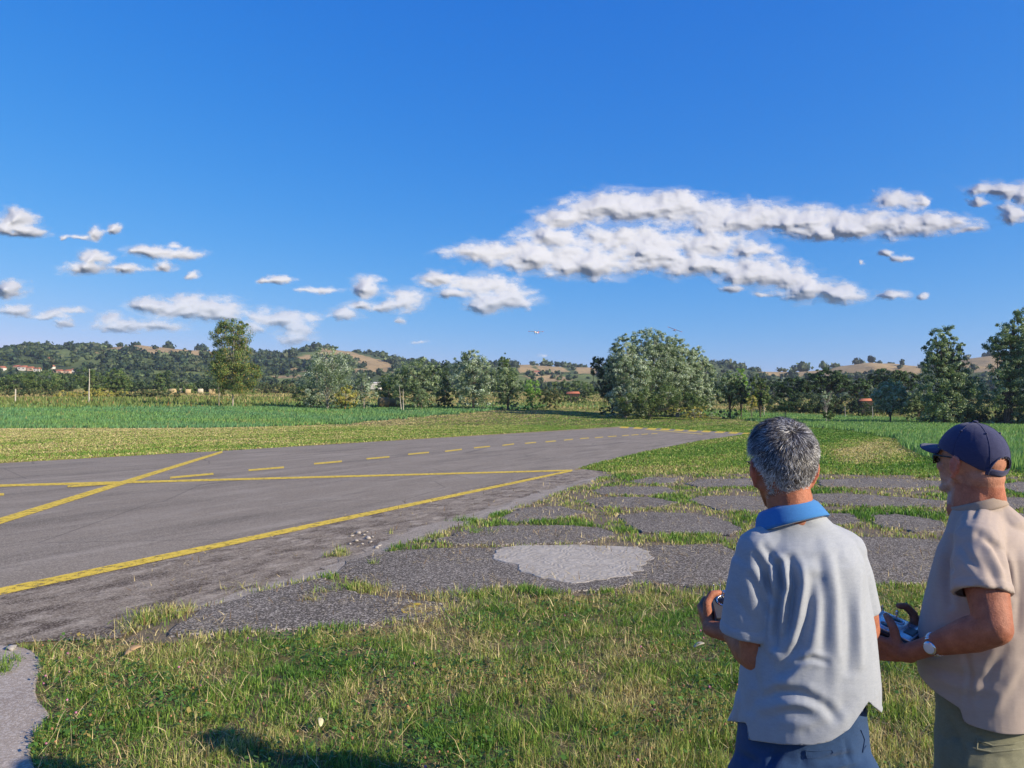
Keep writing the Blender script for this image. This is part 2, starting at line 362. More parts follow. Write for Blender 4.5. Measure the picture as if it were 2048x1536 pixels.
# ---------------------------------------------------------------- runway, shoulder, slabs
def GP(u, v): g = G(u, v); return (g.x, g.y)
RUNWAY = [(-900, 979), (-400, 949), (0, 926), (445, 902), (900, 874), (1240, 853), (1505, 866.5), (1400, 882), (1300, 901), (1200, 925), (1145, 940),
          (0, 1187), (-900, 1378)]
SHOULDER = [(1145, 936), (0, 1180), (-900, 1380), (-900, 1600), (-300, 1320), (0, 1294), (60, 1284), (235, 1279), (262, 1260), (330, 1226), (400, 1216), (520, 1184), (660, 1152), (740, 1117), (800, 1091), (870, 1067), (935, 1047), (1000, 1027), (1100, 992), (1200, 957), (1245, 948)]
SLABS = [
 [(330,1273),(350,1252),(392,1226),(470,1200),(560,1178),(650,1160),(690,1176),(722,1192),(800,1200),(868,1207),(905,1222),(850,1238),(700,1256),(500,1267)],
 [(668,1150),(700,1122),(790,1102),(900,1099),(1040,1096),(1290,1096),(1440,1092),(1478,1108),(1492,1130),(1470,1172),(1380,1180),(1290,1170),(1200,1186),(1110,1187),(1050,1176),(965,1180),(922,1206),(868,1199),(765,1182),(700,1167)],
 [(872,1084),(940,1063),(1000,1056),(1110,1055),(1195,1060),(1228,1072),(1180,1084),(1100,1088),(1000,1091),(910,1090)],
 [(1004,1038),(1040,1020),(1120,1016),(1166,1028),(1100,1042),(1030,1046)],
 [(1242,1034),(1300,1029),(1395,1031),(1450,1045),(1482,1062),(1455,1071),(1370,1068),(1290,1067),(1262,1054)],
 [(1182,984),(1215,976),(1330,976),(1348,987),(1290,991),(1205,990)],
 [(1168,1006),(1195,997),(1300,997),(1352,1007),(1300,1017),(1200,1015)],
 [(1382,1003),(1400,996),(1505,995),(1560,1004),(1540,1022),(1440,1022)],
 [(1375,968),(1400,961),(1495,959),(1560,964),(1540,974),(1400,975)],
 [(1250,965),(1300,957),(1352,958),(1350,966),(1300,970)],
 [(1640,962),(1740,958),(1885,964),(1900,974),(1800,977),(1650,974)],
 [(1600,992),(1690,990),(1790,996),(1885,1004),(1875,1016),(1740,1014),(1620,1008)],
 [(1560,1030),(1700,1030),(1720,1046),(1650,1056),(1560,1050)],
 [(1745,1034),(1800,1032),(1880,1046),(1890,1062),(1845,1066),(1760,1056)],
 [(1600,1086),(1700,1080),(1840,1084),(1900,1092),(1900,1150),(1850,1164),(1740,1170),(1640,1160),(1590,1120)],
 [(1930,1080),(2040,1072),(2200,1086),(2240,1130),(2120,1160),(1960,1150)],
 [(1930,1040),(2000,1028),(2120,1036),(2140,1054),(2000,1060)],
 [(1990,974),(2040,966),(2180,972),(2190,986),(2050,988)],
 [(1960,1000),(2100,998),(2210,1008),(2190,1020),(2000,1018)],
]
PATCH = [(976,1112),(1000,1100),(1042,1094),(1160,1093),(1282,1098),(1308,1112),(1304,1128),(1285,1148),(1262,1160),(1205,1168),(1150,1173),(1108,1168),(1075,1164),(1040,1143),(1000,1126)]
PATH = [(-500,1330),(-100,1296),(20,1294),(62,1303),(84,1330),(72,1372),(80,1410),(100,1432),(70,1470),(62,1510),(72,1560),(40,1700),(-500,1900)]
def grow(s, k=1.05):
    cx = sum(p[0] for p in s)/len(s); cy = sum(p[1] for p in s)/len(s); g_ = [(cx+(p[0]-cx)*k, cy+(p[1]-cy)*(k+.06)) for p in s]; return [GP(*p) for p in g_]
SLAB_G = [[GP(*p) for p in SLABS[0]], [GP(*p) for p in SLABS[1]]]+[grow(s) for s in SLABS[2:]]; RUN_G = [GP(*p) for p in RUNWAY]; SH_G = [GP(*p) for p in SHOULDER]; PATH_G = [GP(*p) for p in PATH]

def densify(poly, step, amp, seed, closed=True, curve=True):
    P = [Vector(p) for p in poly]; n = len(P); out = []
    for i in range(n):
        a, b, c, d = P[i-1], P[i], P[(i+1) % n], P[(i+2) % n]; L = (c-b).length; k = max(1, int(L/step))
        for j in range(k):
            t = j/k
            q = (b*2+(c-a)*t+(a*2-b*5+c*4-d)*t*t+(b*3-a-c*3+d)*t**3)*.5 if curve else b.lerp(c, t)
            out.append(q)
    X = np.array([q.x for q in out]); Y = np.array([q.y for q in out])
    nx = amp*fbm(X*3, Y*3, 4, seed)*1.6; ny = amp*fbm(X*3+50, Y*3, 4, seed+5)*1.6
    return np.stack([X+nx, Y+ny], -1)
def sheet(name, pts, z, mat, parent=None, thick=0, zf=None, bev=.012):
    bm = bmesh.new()
    top = [bm.verts.new((p[0], p[1], z+(zf(p[0], p[1]) if zf else 0))) for p in pts]
    f = bm.faces.new(top); f.normal_update()
    if f.normal.z < 0: f.normal_flip()
    if thick:
        r = bmesh.ops.inset_individual(bm, faces=[f], thickness=bev, depth=0)
        n = len(top)
        for v in top: v.co.z -= bev*.7
        low = [bm.verts.new((v.co.x, v.co.y, z-thick)) for v in top]
        for i in range(n):
            bm.faces.new((top[i], low[i], low[(i+1) % n], top[(i+1) % n]))
        bmesh.ops.recalc_face_normals(bm, faces=bm.faces[:])
    bmesh.ops.triangulate(bm, faces=[q for q in bm.faces if len(q.verts) > 4])
    me = bpy.data.meshes.new(name); bm.to_mesh(me); bm.free(); me.materials.append(mat)
    o = bpy.data.objects.new(name, me); col.objects.link(o)
    if parent is not None: o.parent = parent
    return o

RANG = math.atan2(.416, .909)
def asphalt(name, c0, c1, speck=.5, streak=0.4, scale=1.0, pale=(.34, .31, .28), dark=(.06, .055, .05), cracks=0.0, b_=.004, hard=0.0, st=.16):
    m, nt, b = newmat(name); mp = nd(nt, 'ShaderNodeMapping'); ln(nt, objco(nt), mp.inputs[0]); mp.inputs['Rotation'].default_value = (0, 0, RANG); v = mp.outputs[0]
    sv = vmth(nt, 'MULTIPLY', v, (1, st, 1))
    big = noise_n(nt, .35*scale, 5, .6, v); mid = noise_n(nt, 2.2*scale, 8, .68, sv); fine = noise_n(nt, 55, 4, .7, v); sp = noise_n(nt, 150, 2, .6, v)
    c = mixc(nt, maprange(nt, mth(nt, 'ADD', big, mth(nt, 'MULTIPLY', fine, .55)), .45, 1.1), c0, c1)
    c = mixc(nt, mth(nt, 'MULTIPLY', maprange(nt, mid, .50-.02*hard, .74-.14*hard), streak), c, pale)
    mid2 = noise_n(nt, 1.3*scale, 9, .7, vmth(nt, 'ADD', sv, (7.3, 2.1, 0)))
    c = mixc(nt, mth(nt, 'MULTIPLY', maprange(nt, mid2, .52-.04*hard, .72-.16*hard), streak*1.1), c, dark)
    vo = nd(nt, 'ShaderNodeTexVoronoi'); vo.inputs['Scale'].default_value = 85; ln(nt, v, vo.inputs['Vector'])
    sc = nd(nt, 'ShaderNodeSeparateColor'); ln(nt, vo.outputs['Color'], sc.inputs[0])
    c = mixc(nt, mth(nt, 'MULTIPLY', mth(nt, 'GREATER_THAN', sc.outputs[0], .66), speck), c, tuple(min(1, q*1.5) for q in pale))
    c = mixc(nt, mth(nt, 'MULTIPLY', mth(nt, 'LESS_THAN', sc.outputs[1], .38), speck*.9), c, dark)
    # light pebbles showing through
    pb = nd(nt, 'ShaderNodeTexVoronoi'); pb.inputs['Scale'].default_value = 9; ln(nt, v, pb.inputs['Vector'])
    c = mixc(nt, mth(nt, 'MULTIPLY', mth(nt, 'LESS_THAN', pb.outputs['Distance'], .045), .6), c, (.5, .47, .43))
    h = mth(nt, 'ADD', sp, mth(nt, 'MULTIPLY', mid, .8))
    if cracks:
        w = nd(nt, 'ShaderNodeTexVoronoi', feature='DISTANCE_TO_EDGE'); w.inputs['Scale'].default_value = .22
        ln(nt, vmth(nt, 'ADD', v, vmth(nt, 'MULTIPLY', nd(nt, 'ShaderNodeTexNoise', i_Scale=.9, i_Detail=6).outputs['Color'], (1.2, 1.2, 0))), w.inputs['Vector'])
        cr = maprange(nt, w.outputs['Distance'], .0, .006, 1, 0)
        c = mixc(nt, mth(nt, 'MULTIPLY', cr, cracks), c, (.045, .04, .035))
    ln(nt, c, b.inputs['Base Color']); b.inputs['Roughness'].default_value = .9; b.inputs['Specular IOR Level'].default_value = .2
    bump(nt, b, h, b_); return m
M_run = asphalt('runway_asphalt', (.185, .152, .115), (.255, .215, .17), .34, .60, .8, (.345, .30, .245), (.105, .088, .068), .45, .004, .5)
M_sh = asphalt('shoulder_concrete', (.185, .148, .11), (.27, .222, .17), .35, .85, 2.6, (.43, .37, .30), (.085, .062, .045), 0, .012, .8, st=.42)
M_slab = asphalt('old_asphalt', (.118, .100, .082), (.21, .182, .152), .80, .45, 1.0, (.36, .32, .275), (.035, .028, .022), .35, .016)
M_path = asphalt('path_concrete', (.29, .235, .19), (.38, .32, .26), .25, .4, 1.0, (.5, .46, .42), (.16, .135, .12), 0, .004)
def concrete_patch():
    m, nt, b = newmat('smeared_concrete'); v = objco(nt)
    wv = nd(nt, 'ShaderNodeTexWave', wave_type='BANDS'); wv.inputs['Scale'].default_value = 3.2; wv.inputs['Distortion'].default_value = 22; wv.inputs['Detail'].default_value = 5; wv.inputs['Detail Scale'].default_value = 1.2
    mp = nd(nt, 'ShaderNodeMapping'); ln(nt, v, mp.inputs[0]); mp.inputs['Rotation'].default_value = (0, 0, .5); ln(nt, mp.outputs[0], wv.inputs['Vector'])
    n = noise_n(nt, 5, 9, .7, v); f = mth(nt, 'ADD', mth(nt, 'MULTIPLY', wv.outputs['Fac'], .28), mth(nt, 'MULTIPLY', n, 1.25))
    c = mixc(nt, maprange(nt, f, .35, 1.15), (.27, .235, .19), (.46, .415, .35))
    ln(nt, mixc(nt, maprange(nt, noise_n(nt, 30, 5, .7, v), .58, .7), c, (.2, .18, .16)), b.inputs['Base Color']); b.inputs['Roughness'].default_value = .92
    bump(nt, b, f, .010); return m
M_patch = concrete_patch()
def paint(name, c, wear=.55):
    m, nt, b = newmat(name); v = objco(nt)
    n = noise_n(nt, 9, 8, .75, v); fn = noise_n(nt, 90, 3, .6, v)
    w = maprange(nt, mth(nt, 'ADD', n, mth(nt, 'MULTIPLY', fn, .35)), wear, wear+.13)
    base = mixc(nt, noise_n(nt, 2.0, 5, .6, v), tuple(q*.85 for q in c), tuple(q*1.1 for q in c))
    ln(nt, base, b.inputs['Base Color']); b.inputs['Roughness'].default_value = .75; tr = nd(nt, 'ShaderNodeBsdfTransparent'); mx = nd(nt, 'ShaderNodeMixShader'); ln(nt, mth(nt, 'MULTIPLY', w, .92), mx.inputs[0]); ln(nt, b.outputs[0], mx.inputs[1]); ln(nt, tr.outputs[0], mx.inputs[2]); ln(nt, mx.outputs[0], nt.nodes['Material Output'].inputs[0])
    bump(nt, b, n, .002); return m
M_yel = paint('worn_yellow_paint', (.70, .49, .04), .68)
M_yel2 = paint('faded_yellow_paint', (.62, .46, .10), .66)
M_yel3 = paint('ghost_yellow_paint', (.60, .42, .05), .56)

run = sheet('runway', densify(RUNWAY_G := RUN_G, 1.0, .0, 3, curve=False), .004, M_run); tag(run, kind='structure')
sh = sheet('shoulder', densify(SH_G, .25, .035, 5, curve=False), .006, M_sh); tag(sh, kind='structure')
pth = sheet('path', densify(PATH_G, .1, .02, 7), .012, M_path, thick=.03); tag(pth, kind='structure')
edge = [(250,1276),(330,1232),(400,1221),(520,1188),(660,1156),(742,1120),(802,1094),(872,1070),(937,1050),(1002,1030),(1102,995),(1202,959),
        (1198,952),(1095,980),(990,1014),(925,1034),(850,1050),(790,1074),(725,1103),(650,1138),(540,1166),(430,1198),(340,1222)]
ed = sheet('concrete_edge', densify([GP(*p) for p in edge], .08, .16, 9, curve=False), .0105, asphalt('pale_concrete_edge', (.24, .205, .165), (.36, .31, .26), .35, .9, 3, (.46, .41, .35), (.10, .08, .06), 0, .012), sh)
M_crumb = plain('crumbled_concrete', (.34, .31, .28), .9, var=.3, bmp=.01)
# markings, each its own painted sheet on the runway
def quadline(u0, v0, u1, v1, t0, t1=None, mat=M_yel, name='painted_line', z=.0085, slant=0, nseg=12):
    t1 = t0 if t1 is None else t1
    V = []; 
    for i in range(nseg+1):
        k = i/nseg; a = Vector(G(u0, v0-t0/2)).lerp(G(u1, v1-t1/2), k); b = Vector(G(u0+slant, v0+t0/2)).lerp(G(u1+slant, v1+t1/2), k)
        V += [(a.x, a.y, z), (b.x, b.y, z)]
    F = [(2*i, 2*i+1, 2*i+3, 2*i+2) for i in range(nseg)]
    return npmesh(name, V, np.array(F), mat, run)
o = quadline(-700, 1334, 1143, 942, 21, 3.4, z=.0115, nseg=30); tag(o, 'solid yellow edge line nearest the camera')
o = quadline(-500, 1200, 445, 904, 22, 4.2, z=.0125); tag(o, 'thick yellow diagonal stripe crossing the left part')
o = quadline(-300, 980, 1145, 941.2, 5.2, 2.8, z=.0105); tag(o, 'thin yellow line running across to the corner')
quadline(-300, 1000, 8, 989.5, 4.6, z=.0105); quadline(135, 974, 250, 966, 4, z=.0145)
for (a, b, c, d, t) in [(340,956,427,948,4),(497,941,568,935,3.6),(628,928,684,923,3.4),(733,918,779,914,3),(816,909,858,905,2.8),(890,903,924,899,2.6),(948,896,980,893,2.4),(1005,891,1028,888,2.2),(1050,887,1072,885,2),
    (1091,884,1112,882,2),(1128,880.5,1146,878.5,1.7),(1160,877.5,1178,876,1.6),(1190,875.8,1206,874.2,1.5),(1216,873.6,1233,872.2,1.5),(1244,871.8,1258,870.4,1.4),(1263,870.4,1277,869.2,1.3),(1283,869,1296,868,1.2),(1303,867.8,1315,866.9,1.1)]:
    quadline(a, b, c, d, t*.95, name='painted_dash', nseg=2, mat=M_yel)
quadline(-500, 955, 1238, 854.6, 3.0, 1.3, mat=M_yel3, z=.0075, nseg=40)
quadline(1290, 858.8, 1405, 868.5, 1.3, mat=M_yel2, nseg=4); quadline(1150, 940, 1500, 868.5, 3.0, 1.3, mat=M_yel3, z=.0075, nseg=30)
for i in range(10):
    u = 1250+i*27.6; v = 854.6+i*1.33
    quadline(u-7, v-.2, u+10, v+.5, 3.2+.09*i, name='threshold_bar', slant=-5-.4*i, nseg=2)

# apron of broken asphalt slabs
APR = [(250,1290),(330,1226),(400,1216),(520,1184),(660,1152),(740,1117),(800,1091),(935,1047),(1000,1027),(1100,992),(1200,957),(1245,948),(1500,948),(1900,952),(2400,960),(2400,1200),(1900,1175),(1500,1200),(1300,1190),(1000,1200),(900,1240),(600,1275),(300,1290)]
def dirt():
    m, nt, b = newmat('thatch_and_dirt'); v = objco(nt); n = noise_n(nt, 6, 9, .75, v); n2 = noise_n(nt, 70, 4, .7, v)
    c = mixc(nt, maprange(nt, mth(nt, 'ADD', n, mth(nt, 'MULTIPLY', n2, .5)), .5, 1.0), (.085, .068, .05), (.24, .185, .12))
    ln(nt, c, b.inputs['Base Color']); b.inputs['Roughness'].default_value = .95; bump(nt, b, n2, .02); return m
M_dirt = dirt()
apr = sheet('apron', densify([GP(*p) for p in APR], .3, .08, 13), .0035, M_dirt); tag(apr, kind='structure')
for i, s in enumerate(SLAB_G):
    tlt = rng.normal(0, .0035, 2); cx = sum(p[0] for p in s)/len(s); cy = sum(p[1] for p in s)/len(s)
    o = sheet('asphalt_slab', densify(s, .10, .10, 20+i, curve=False), .024, M_slab, apr, thick=.03, zf=lambda x, y: (x-cx)*tlt[0]*.6+(y-cy)*tlt[1]*.6, bev=.02)
pt = densify([GP(*p) for p in PATCH], .05, .10, 77, curve=False)
o = sheet('concrete_patch', pt, .0295, M_patch, apr, thick=.03, bev=.025); tag(o, 'pale smeared concrete poured over a dark slab')
# yellow paint splashes on the lower slab
sp = densify([GP(*p) for p in [(802,1224),(820,1214),(845,1213),(864,1220),(862,1230),(840,1235),(812,1233)]], .03, .03, 88)
o = sheet('paint_splash', sp, .0305, paint('splashed_yellow', (.74, .50, .03), .53), apr); tag(o, 'yellow paint splash on the nearest slab')
# ---------------------------------------------------------------- grass
def sample(n, r0, r1, az0, az1, p):
    """points with density per square metre falling off as r**-p"""
    k = 2-p; t = rng.random(n)
    r = (r0**k+(r1**k-r0**k)*t)**(1/k) if abs(k) > 1e-6 else r0*(r1/r0)**t
    a = az0+(az1-az0)*rng.random(n)
    return r*np.sin(a), r*np.cos(a), r
def blades(name, x, y, z, h, w, c, mat, lean=.45, seg=2, wind=(0, 0), label=None, curl=.5, tipc=None):
    n = len(x); th = rng.random(n)*2*np.pi; ln_ = np.abs(rng.normal(0, lean, n))
    lx = np.cos(th)*ln_+wind[0]; ly = np.sin(th)*ln_+wind[1]
    ph = rng.random(n)*np.pi; wx = np.cos(ph)*w/2; wy = np.sin(ph)*w/2
    B = np.stack([x, y, z], -1); Wv = np.stack([wx, wy, 0*wx], -1)
    k = 1/np.sqrt(1+lx**2+ly**2)
    T = B+np.stack([lx*h*k, ly*h*k, h*k], -1)
    if seg == 1:
        V = np.stack([B-Wv, B+Wv, T], 1).reshape(-1, 3); F = np.arange(3*n).reshape(n, 3); C = np.repeat(c, 3, 0)
    else:
        Mi = B+np.stack([lx*h*k*(.5-curl*.25), ly*h*k*(.5-curl*.25), h*k*.58], -1)
        V = np.stack([B-Wv, B+Wv, Mi+Wv*.85, Mi-Wv*.85, T], 1).reshape(-1, 3); i = np.arange(n)[:, None]*5
        F = [np.concatenate([i, i+1, i+2, i+3], 1), np.concatenate([i+3, i+2, i+4], 1)]; C = np.repeat(c, 5, 0)
    o = npmesh(name, V, F, mat, colr=np.clip(C, .005, .9)); tag(o, label, kind='stuff'); return o
LUSH = np.array([.080, .185, .030]); MID = np.array([.18, .285, .045]); YEL = np.array([.31, .34, .095]); STR = np.array([.54, .44, .235]); BRN = np.array([.20, .125, .06])
def mixcol(dry, n, jit=.22):
    """dry 0..1 per blade -> a colour"""
    q = np.clip(dry+rng.normal(0, .22, n), 0, 1)[:, None]
    c = np.where(q < .4, LUSH+(MID-LUSH)*(q/.4), np.where(q < .65, MID+(YEL-MID)*((q-.4)/.25), YEL+(STR-YEL)*((q-.65)/.35)))
    c = np.where((rng.random(n) < .10*(q[:, 0] > .45))[:, None], BRN, c)
    return c*(1+rng.normal(0, jit*1.25, n))[:, None]
RES = {}
def inslab(x, y):
    r = np.zeros(x.shape, bool)
    wx = x+.05*fbm(x*5, y*5, 3, 3); wy = y+.07*fbm(x*5+9, y*5, 3, 4)
    for s in SLAB_G: r |= inpoly(wx, wy, s)
    return r
def nearlawn(x, y):
    """grass grows everywhere but on runway, shoulder, path and slabs"""
    w = .04*fbm(x*4, y*4, 3, 61)
    return ~(inpoly(x+w, y+w, RUN_G) | inpoly(x+w, y+w*1.5, SH_G) | inpoly(x+w, y, PATH_G) | inslab(x, y))
LAWN = [(-900,1294),(60,1290),(150,1276),(330,1284),(500,1270),(700,1260),(870,1243),(905,1212),(940,1190),(1050,1178),(1120,1196),(1200,1196),(1290,1180),(1400,1190),(1500,1185),(1740,1174),(1850,1168),(2048,1162),(2900,1160)]
def fieldvals(x, y):
    yy = np.maximum(y, .5); u = 1024+FPX*x/yy; v = 822+FPX*CAMH/yy
    return u, v
# foreground lawn
def lawn():
    n = 400000; x, y, r = sample(n, 3.0, 9.0, -.72, .72, 1.0)
    u, v = fieldvals(x, y); lw = np.interp(u, *zip(*LAWN)); inl = v > lw+6*fbm(x*3, y*3, 3, 15)
    g = nearlawn(x, y) & inl
    d = fbm(x*.9, y*.9, 4, 101); d2 = fbm(x*3.2, y*3.2, 4, 102)
    dens = .62+1.5*d2-.3*smooth(.1, .5, d)+.5*fbm(x*9, y*9, 2, 107)
    g &= rng.random(n) < np.clip(dens, .12, 1)
    x, y, r, u, v, d, d2 = [q[g] for q in (x, y, r, u, v, d, d2)]; n = len(x)
    dry = .34+1.05*d+.45*d2+.28*smooth(700, 1300, u)*smooth(1260, 1400, v)-.06
    dry += .35*smooth(40, 10, v-np.interp(u, *zip(*LAWN)))*.6
    h = (.022+.030*rng.random(n)+.060*np.clip(d2+.15, 0, 1)*rng.random(n)+.045*smooth(1300, 1500, v)*smooth(500, 1400, u)*rng.random(n))*(1.0)
    w = .00098*r*(.6+.8*rng.random(n))
    cl_ = mixcol(dry, n); fr = r > 5.2; blades('lawn_grass', x[fr], y[fr], 0*x[fr], h[fr]*1.15, w[fr], cl_[fr], M_blade, 1.05, 1, label='farther foreground grass along the edge of the broken slabs'); nr_ = ~fr; x, y, h, w, cl_ = x[nr_], y[nr_], h[nr_], w[nr_], cl_[nr_]
    blades('lawn_grass', x, y, 0*x, h*1.15, w, cl_, M_blade, 1.05, 2, label='uneven green and straw coloured grass between the path and the slabs')
    # dry stalks lying about and standing
    n = 3800; x, y, r = sample(n, 3.0, 9, -.72, .72, 1.0); u, v = fieldvals(x, y); g = nearlawn(x, y) & (v > np.interp(u, *zip(*LAWN))-4) & (rng.random(n) < .35+.9*np.clip(fbm(x, y, 3, 101), 0, 1)); x, y, r = x[g], y[g], r[g]; n = len(x)
    blades('dry_stalks', x, y, .02+.03*rng.random(n), .06+.12*rng.random(n), .0009*r*(.6+.6*rng.random(n)), STR*(1+rng.normal(0, .2, n))[:, None], M_straw, 2.6, 2, label='dry straw stalks lying in the foreground grass')
    # matted thatch lying between the living blades
    n = 110000; x, y, r = sample(n, 3.0, 9, -.72, .72, 1.1); u, v = fieldvals(x, y); g = nearlawn(x, y) & (v > np.interp(u, *zip(*LAWN))-6) & (rng.random(n) < .45+1.0*fbm(x*.9, y*.9, 4, 101)+.5*fbm(x*3, y*3, 3, 109)); x, y, r = x[g], y[g], r[g]; n = len(x)
    cth = np.where(rng.random((n, 1)) < .7, STR*.95, BRN*1.1)*(1+rng.normal(0, .25, (n, 1)))
    blades('thatch', x, y, .006+.022*rng.random(n), .03+.06*rng.random(n), .0010*r*(.6+.6*rng.random(n)), cth, M_straw, 5.0, 1, label='matted dead grass between the living blades in the foreground')
    # clover leaves and small weeds
    n = 60000; x, y, r = sample(n, 3.0, 9, -.72, .72, 1.2); u, v = fieldvals(x, y)
    d = fbm(x*1.1, y*1.1, 4, 103); g = nearlawn(x, y) & (v > np.interp(u, *zip(*LAWN))) & (rng.random(n) < smooth(-.15, .3, d)); x, y, r, d = x[g], y[g], r[g], d[g]; n = len(x)
    s = .006+.012*rng.random(n)**2; zz = .02+.045*rng.random(n); a = rng.random(n)*6.283; ti = rng.normal(0, .35, (n, 2))
    ex = np.stack([np.cos(a)*s, np.sin(a)*s, ti[:, 0]*s], -1); ey = np.stack([-np.sin(a)*s, np.cos(a)*s, ti[:, 1]*s], -1); P = np.stack([x, y, zz], -1)
    V = np.stack([P-ex, P-ey*.8, P+ex, P+ey*.8], 1).reshape(-1, 3); F = np.arange(4*n).reshape(n, 4)
    c = (np.array([.075, .165, .03])*(1+rng.normal(0, .3, n))[:, None]); c[rng.random(n) < .1] = [.33, .26, .08]
    tag(npmesh('clover', V, F, M_blade, colr=np.repeat(np.clip(c, .01, .8), 4, 0)), 'small clover leaves among the foreground grass', kind='stuff')
    # clover heads, pink and withered
    n = 260; x, y, r = sample(n, 3.2, 6.5, -.62, .62, 1.0); u, v = fieldvals(x, y); g = nearlawn(x, y) & (v > np.interp(u, *zip(*LAWN))+25) & (fbm(x*1.1, y*1.1, 3, 103) > -.1); x, y = x[g], y[g]; n = len(x)
    ico = bmesh.new(); bmesh.ops.create_icosphere(ico, subdivisions=1, radius=1); iv = np.array([q.co[:] for q in ico.verts]); iff = np.array([[q.index for q in f.verts] for f in ico.faces]); ico.free()
    RES['ico'] = (iv, iff)
    zz = .05+.05*rng.random(n); rad = .006+.003*rng.random(n)
    V = (np.stack([x, y, zz], -1)[:, None]+iv[None]*rad[:, None, None]).reshape(-1, 3); F = (np.arange(n)[:, None, None]*len(iv)+iff[None]).reshape(-1, 3)
    pk = rng.random(n) < .25; c = np.where(pk[:, None], [.42, .17, .26], [.33, .17, .09])*(1+rng.normal(0, .2, n))[:, None]
    tag(npmesh('clover_heads', V, F, M_straw, colr=np.repeat(np.clip(c, .01, .8), len(iv), 0)), 'pink and withered clover heads in the foreground grass', kind='stuff')
lawn()
def cracks():
    n = 420000; x, y, r = sample(n, 5.0, 24, -.66, .72, 1.9)
    u, v = fieldvals(x, y); APG = [GP(*p) for p in APR]
    g = nearlawn(x, y) & inpoly(x, y, APG) & (v < np.interp(u, *zip(*LAWN))+8)
    d = fbm(x*.55, y*.55, 4, 201); d2 = fbm(x*2.6, y*2.6, 4, 202)
    g &= rng.random(n) < np.clip(.36+1.3*d+1.3*d2, .05, .95)
    g &= rng.random(n) < np.clip(smooth(250, 600, u)+.2, 0, 1)
    x, y, r, u, v, d, d2 = [q[g] for q in (x, y, r, u, v, d, d2)]; n = len(x)
    dry = .60-1.5*d-.5*d2
    h = (.035+.05*rng.random(n)+.05*np.clip(d+d2*.6, 0, 1))
    blades('crack_grass', x, y, 0*x, h, .00105*r*(.7+.7*rng.random(n)), mixcol(dry, n), M_blade, .6, 2, label='grass and dry thatch growing in the joints of the broken apron')
    # tufts on the shoulder edge and stray ones
    P = []
    for (u, v, s, k, dr) in [(320,1232,.30,900,.72),(285,1246,.22,600,.55),(350,1222,.2,500,.8),(262,1264,.16,300,.8),(672,1112,.16,420,.66),(684,1105,.1,200,.7),(700,1180,.22,500,.4),(740,1182,.25,500,.75),(645,1188,.16,200,.6),(622,1205,.12,160,.8),(745,1130,.08,100,.5),(790,1104,.12,200,.4),
        (480,1180,.3,120,.85),(930,1042,.25,300,.3),(955,1066,.3,400,.2),(885,1200,.3,700,.85),(940,1195,.3,900,.4),(880,1225,.25,400,.9),(20,1330,.1,160,.35),(8,1345,.12,160,.3),(30,1322,.1,90,.3),(780,1068,.1,60,.6),(1240,948,.5,500,.7)]:
        c = G(u, v); q = rng.normal(0, s*.42, (k, 2)); q[:, 1] *= .8
        P.append(np.stack([c.x+q[:, 0], c.y+q[:, 1], np.full(k, dr), np.full(k, math.hypot(c.x, c.y))], -1))
    P = np.vstack(P); P = P[rng.random(len(P)) < np.clip(.5+1.6*fbm(P[:, 0]*9, P[:, 1]*9, 2, 88), .1, 1)]; n = len(P)
    blades('edge_tufts', P[:, 0], P[:, 1], 0*P[:, 0]+.005, .025+.10*rng.random(n)**1.6, .0008*P[:, 3]*(.6+.7*rng.random(n)), mixcol(P[:, 2], n), M_blade, 1.3, 2, label='dry and green grass tufts rooted along the shoulder and slab edges')
cracks()
def litter():
    n = 110000; x, y, r = sample(n, 4.5, 22, -.62, .66, 1.6); APG = [GP(*p) for p in APR]; u, v = fieldvals(x, y)
    g = (inpoly(x, y, APG) | inpoly(x, y, SH_G)) & (rng.random(n) < np.clip(.22+1.5*fbm(x*.8, y*.8, 4, 811)+.9*fbm(x*3.5, y*3.5, 3, 812), 0, .9)) & ((v < 1200) | inpoly(x, y, APG)) & ~(inpoly(x, y, SH_G) & (rng.random(n) < .75))
    x, y, r = x[g], y[g], r[g]; n = len(x); c = np.where(rng.random((n, 1)) < .6, STR*.9, BRN)*(1+rng.normal(0, .25, (n, 1)))
    blades('straw_litter', x, y, .030+.01*rng.random(n), .03+.07*rng.random(n), .0009*r*(.6+.6*rng.random(n)), c, M_straw, 9.0, 1, label='bits of dry straw scattered over the broken slabs')
litter()
def mown():
    n = 600000; x, y, r = sample(n, 12, 135, -.66, .66, 1.8)
    g = nearlawn(x, y) & ~tallmask(x, y) & ~inpoly(x, y, [GP(*p) for p in APR])
    u, v = fieldvals(x, y)
    x, y, r, u, v = [q[g] for q in (x, y, r, u, v)]; n = len(x)
    d = fbm(x*.16, y*.16, 4, 301); d2 = fbm(x*.9, y*.9, 4, 302)
    left = smooth(1150, 950, u)
    dry = .40+.45*d+.38*d2+left*(.06+.20*smooth(1000, 0, u)*smooth(905, 865, v)+.06*smooth(600, 0, u))
    # scorched patch on the right
    e = ((u-1750)/95)**2+((v-903)/24)**2+.5*fbm(x*.5, y*.5, 3, 303)
    dry += .42*smooth(1.6, .3, e)-.30*smooth(1.2, 2.2, e)*(1-left)*smooth(1500, 1650, u)
    vb = np.interp(u, *zip(*VB)); dry += .28*smooth(7, 0, v-vb)*smooth(1700, 1500, u)
    dry += (1-left)*(-.13+.3*smooth(925, 945, v))
    dry += .2*(np.sin((x*.6-y*.35)*2.2+2*d) > .55)
    h = .035+.045*rng.random(n); w = .0019*r*(.7+.7*rng.random(n))
    blades('mown_grass', x, y, H(x, y), h, w, mixcol(dry, n, .16), M_blade, .7, 1, label='short mown grass strips beside the runway, yellowed in places')
mown()
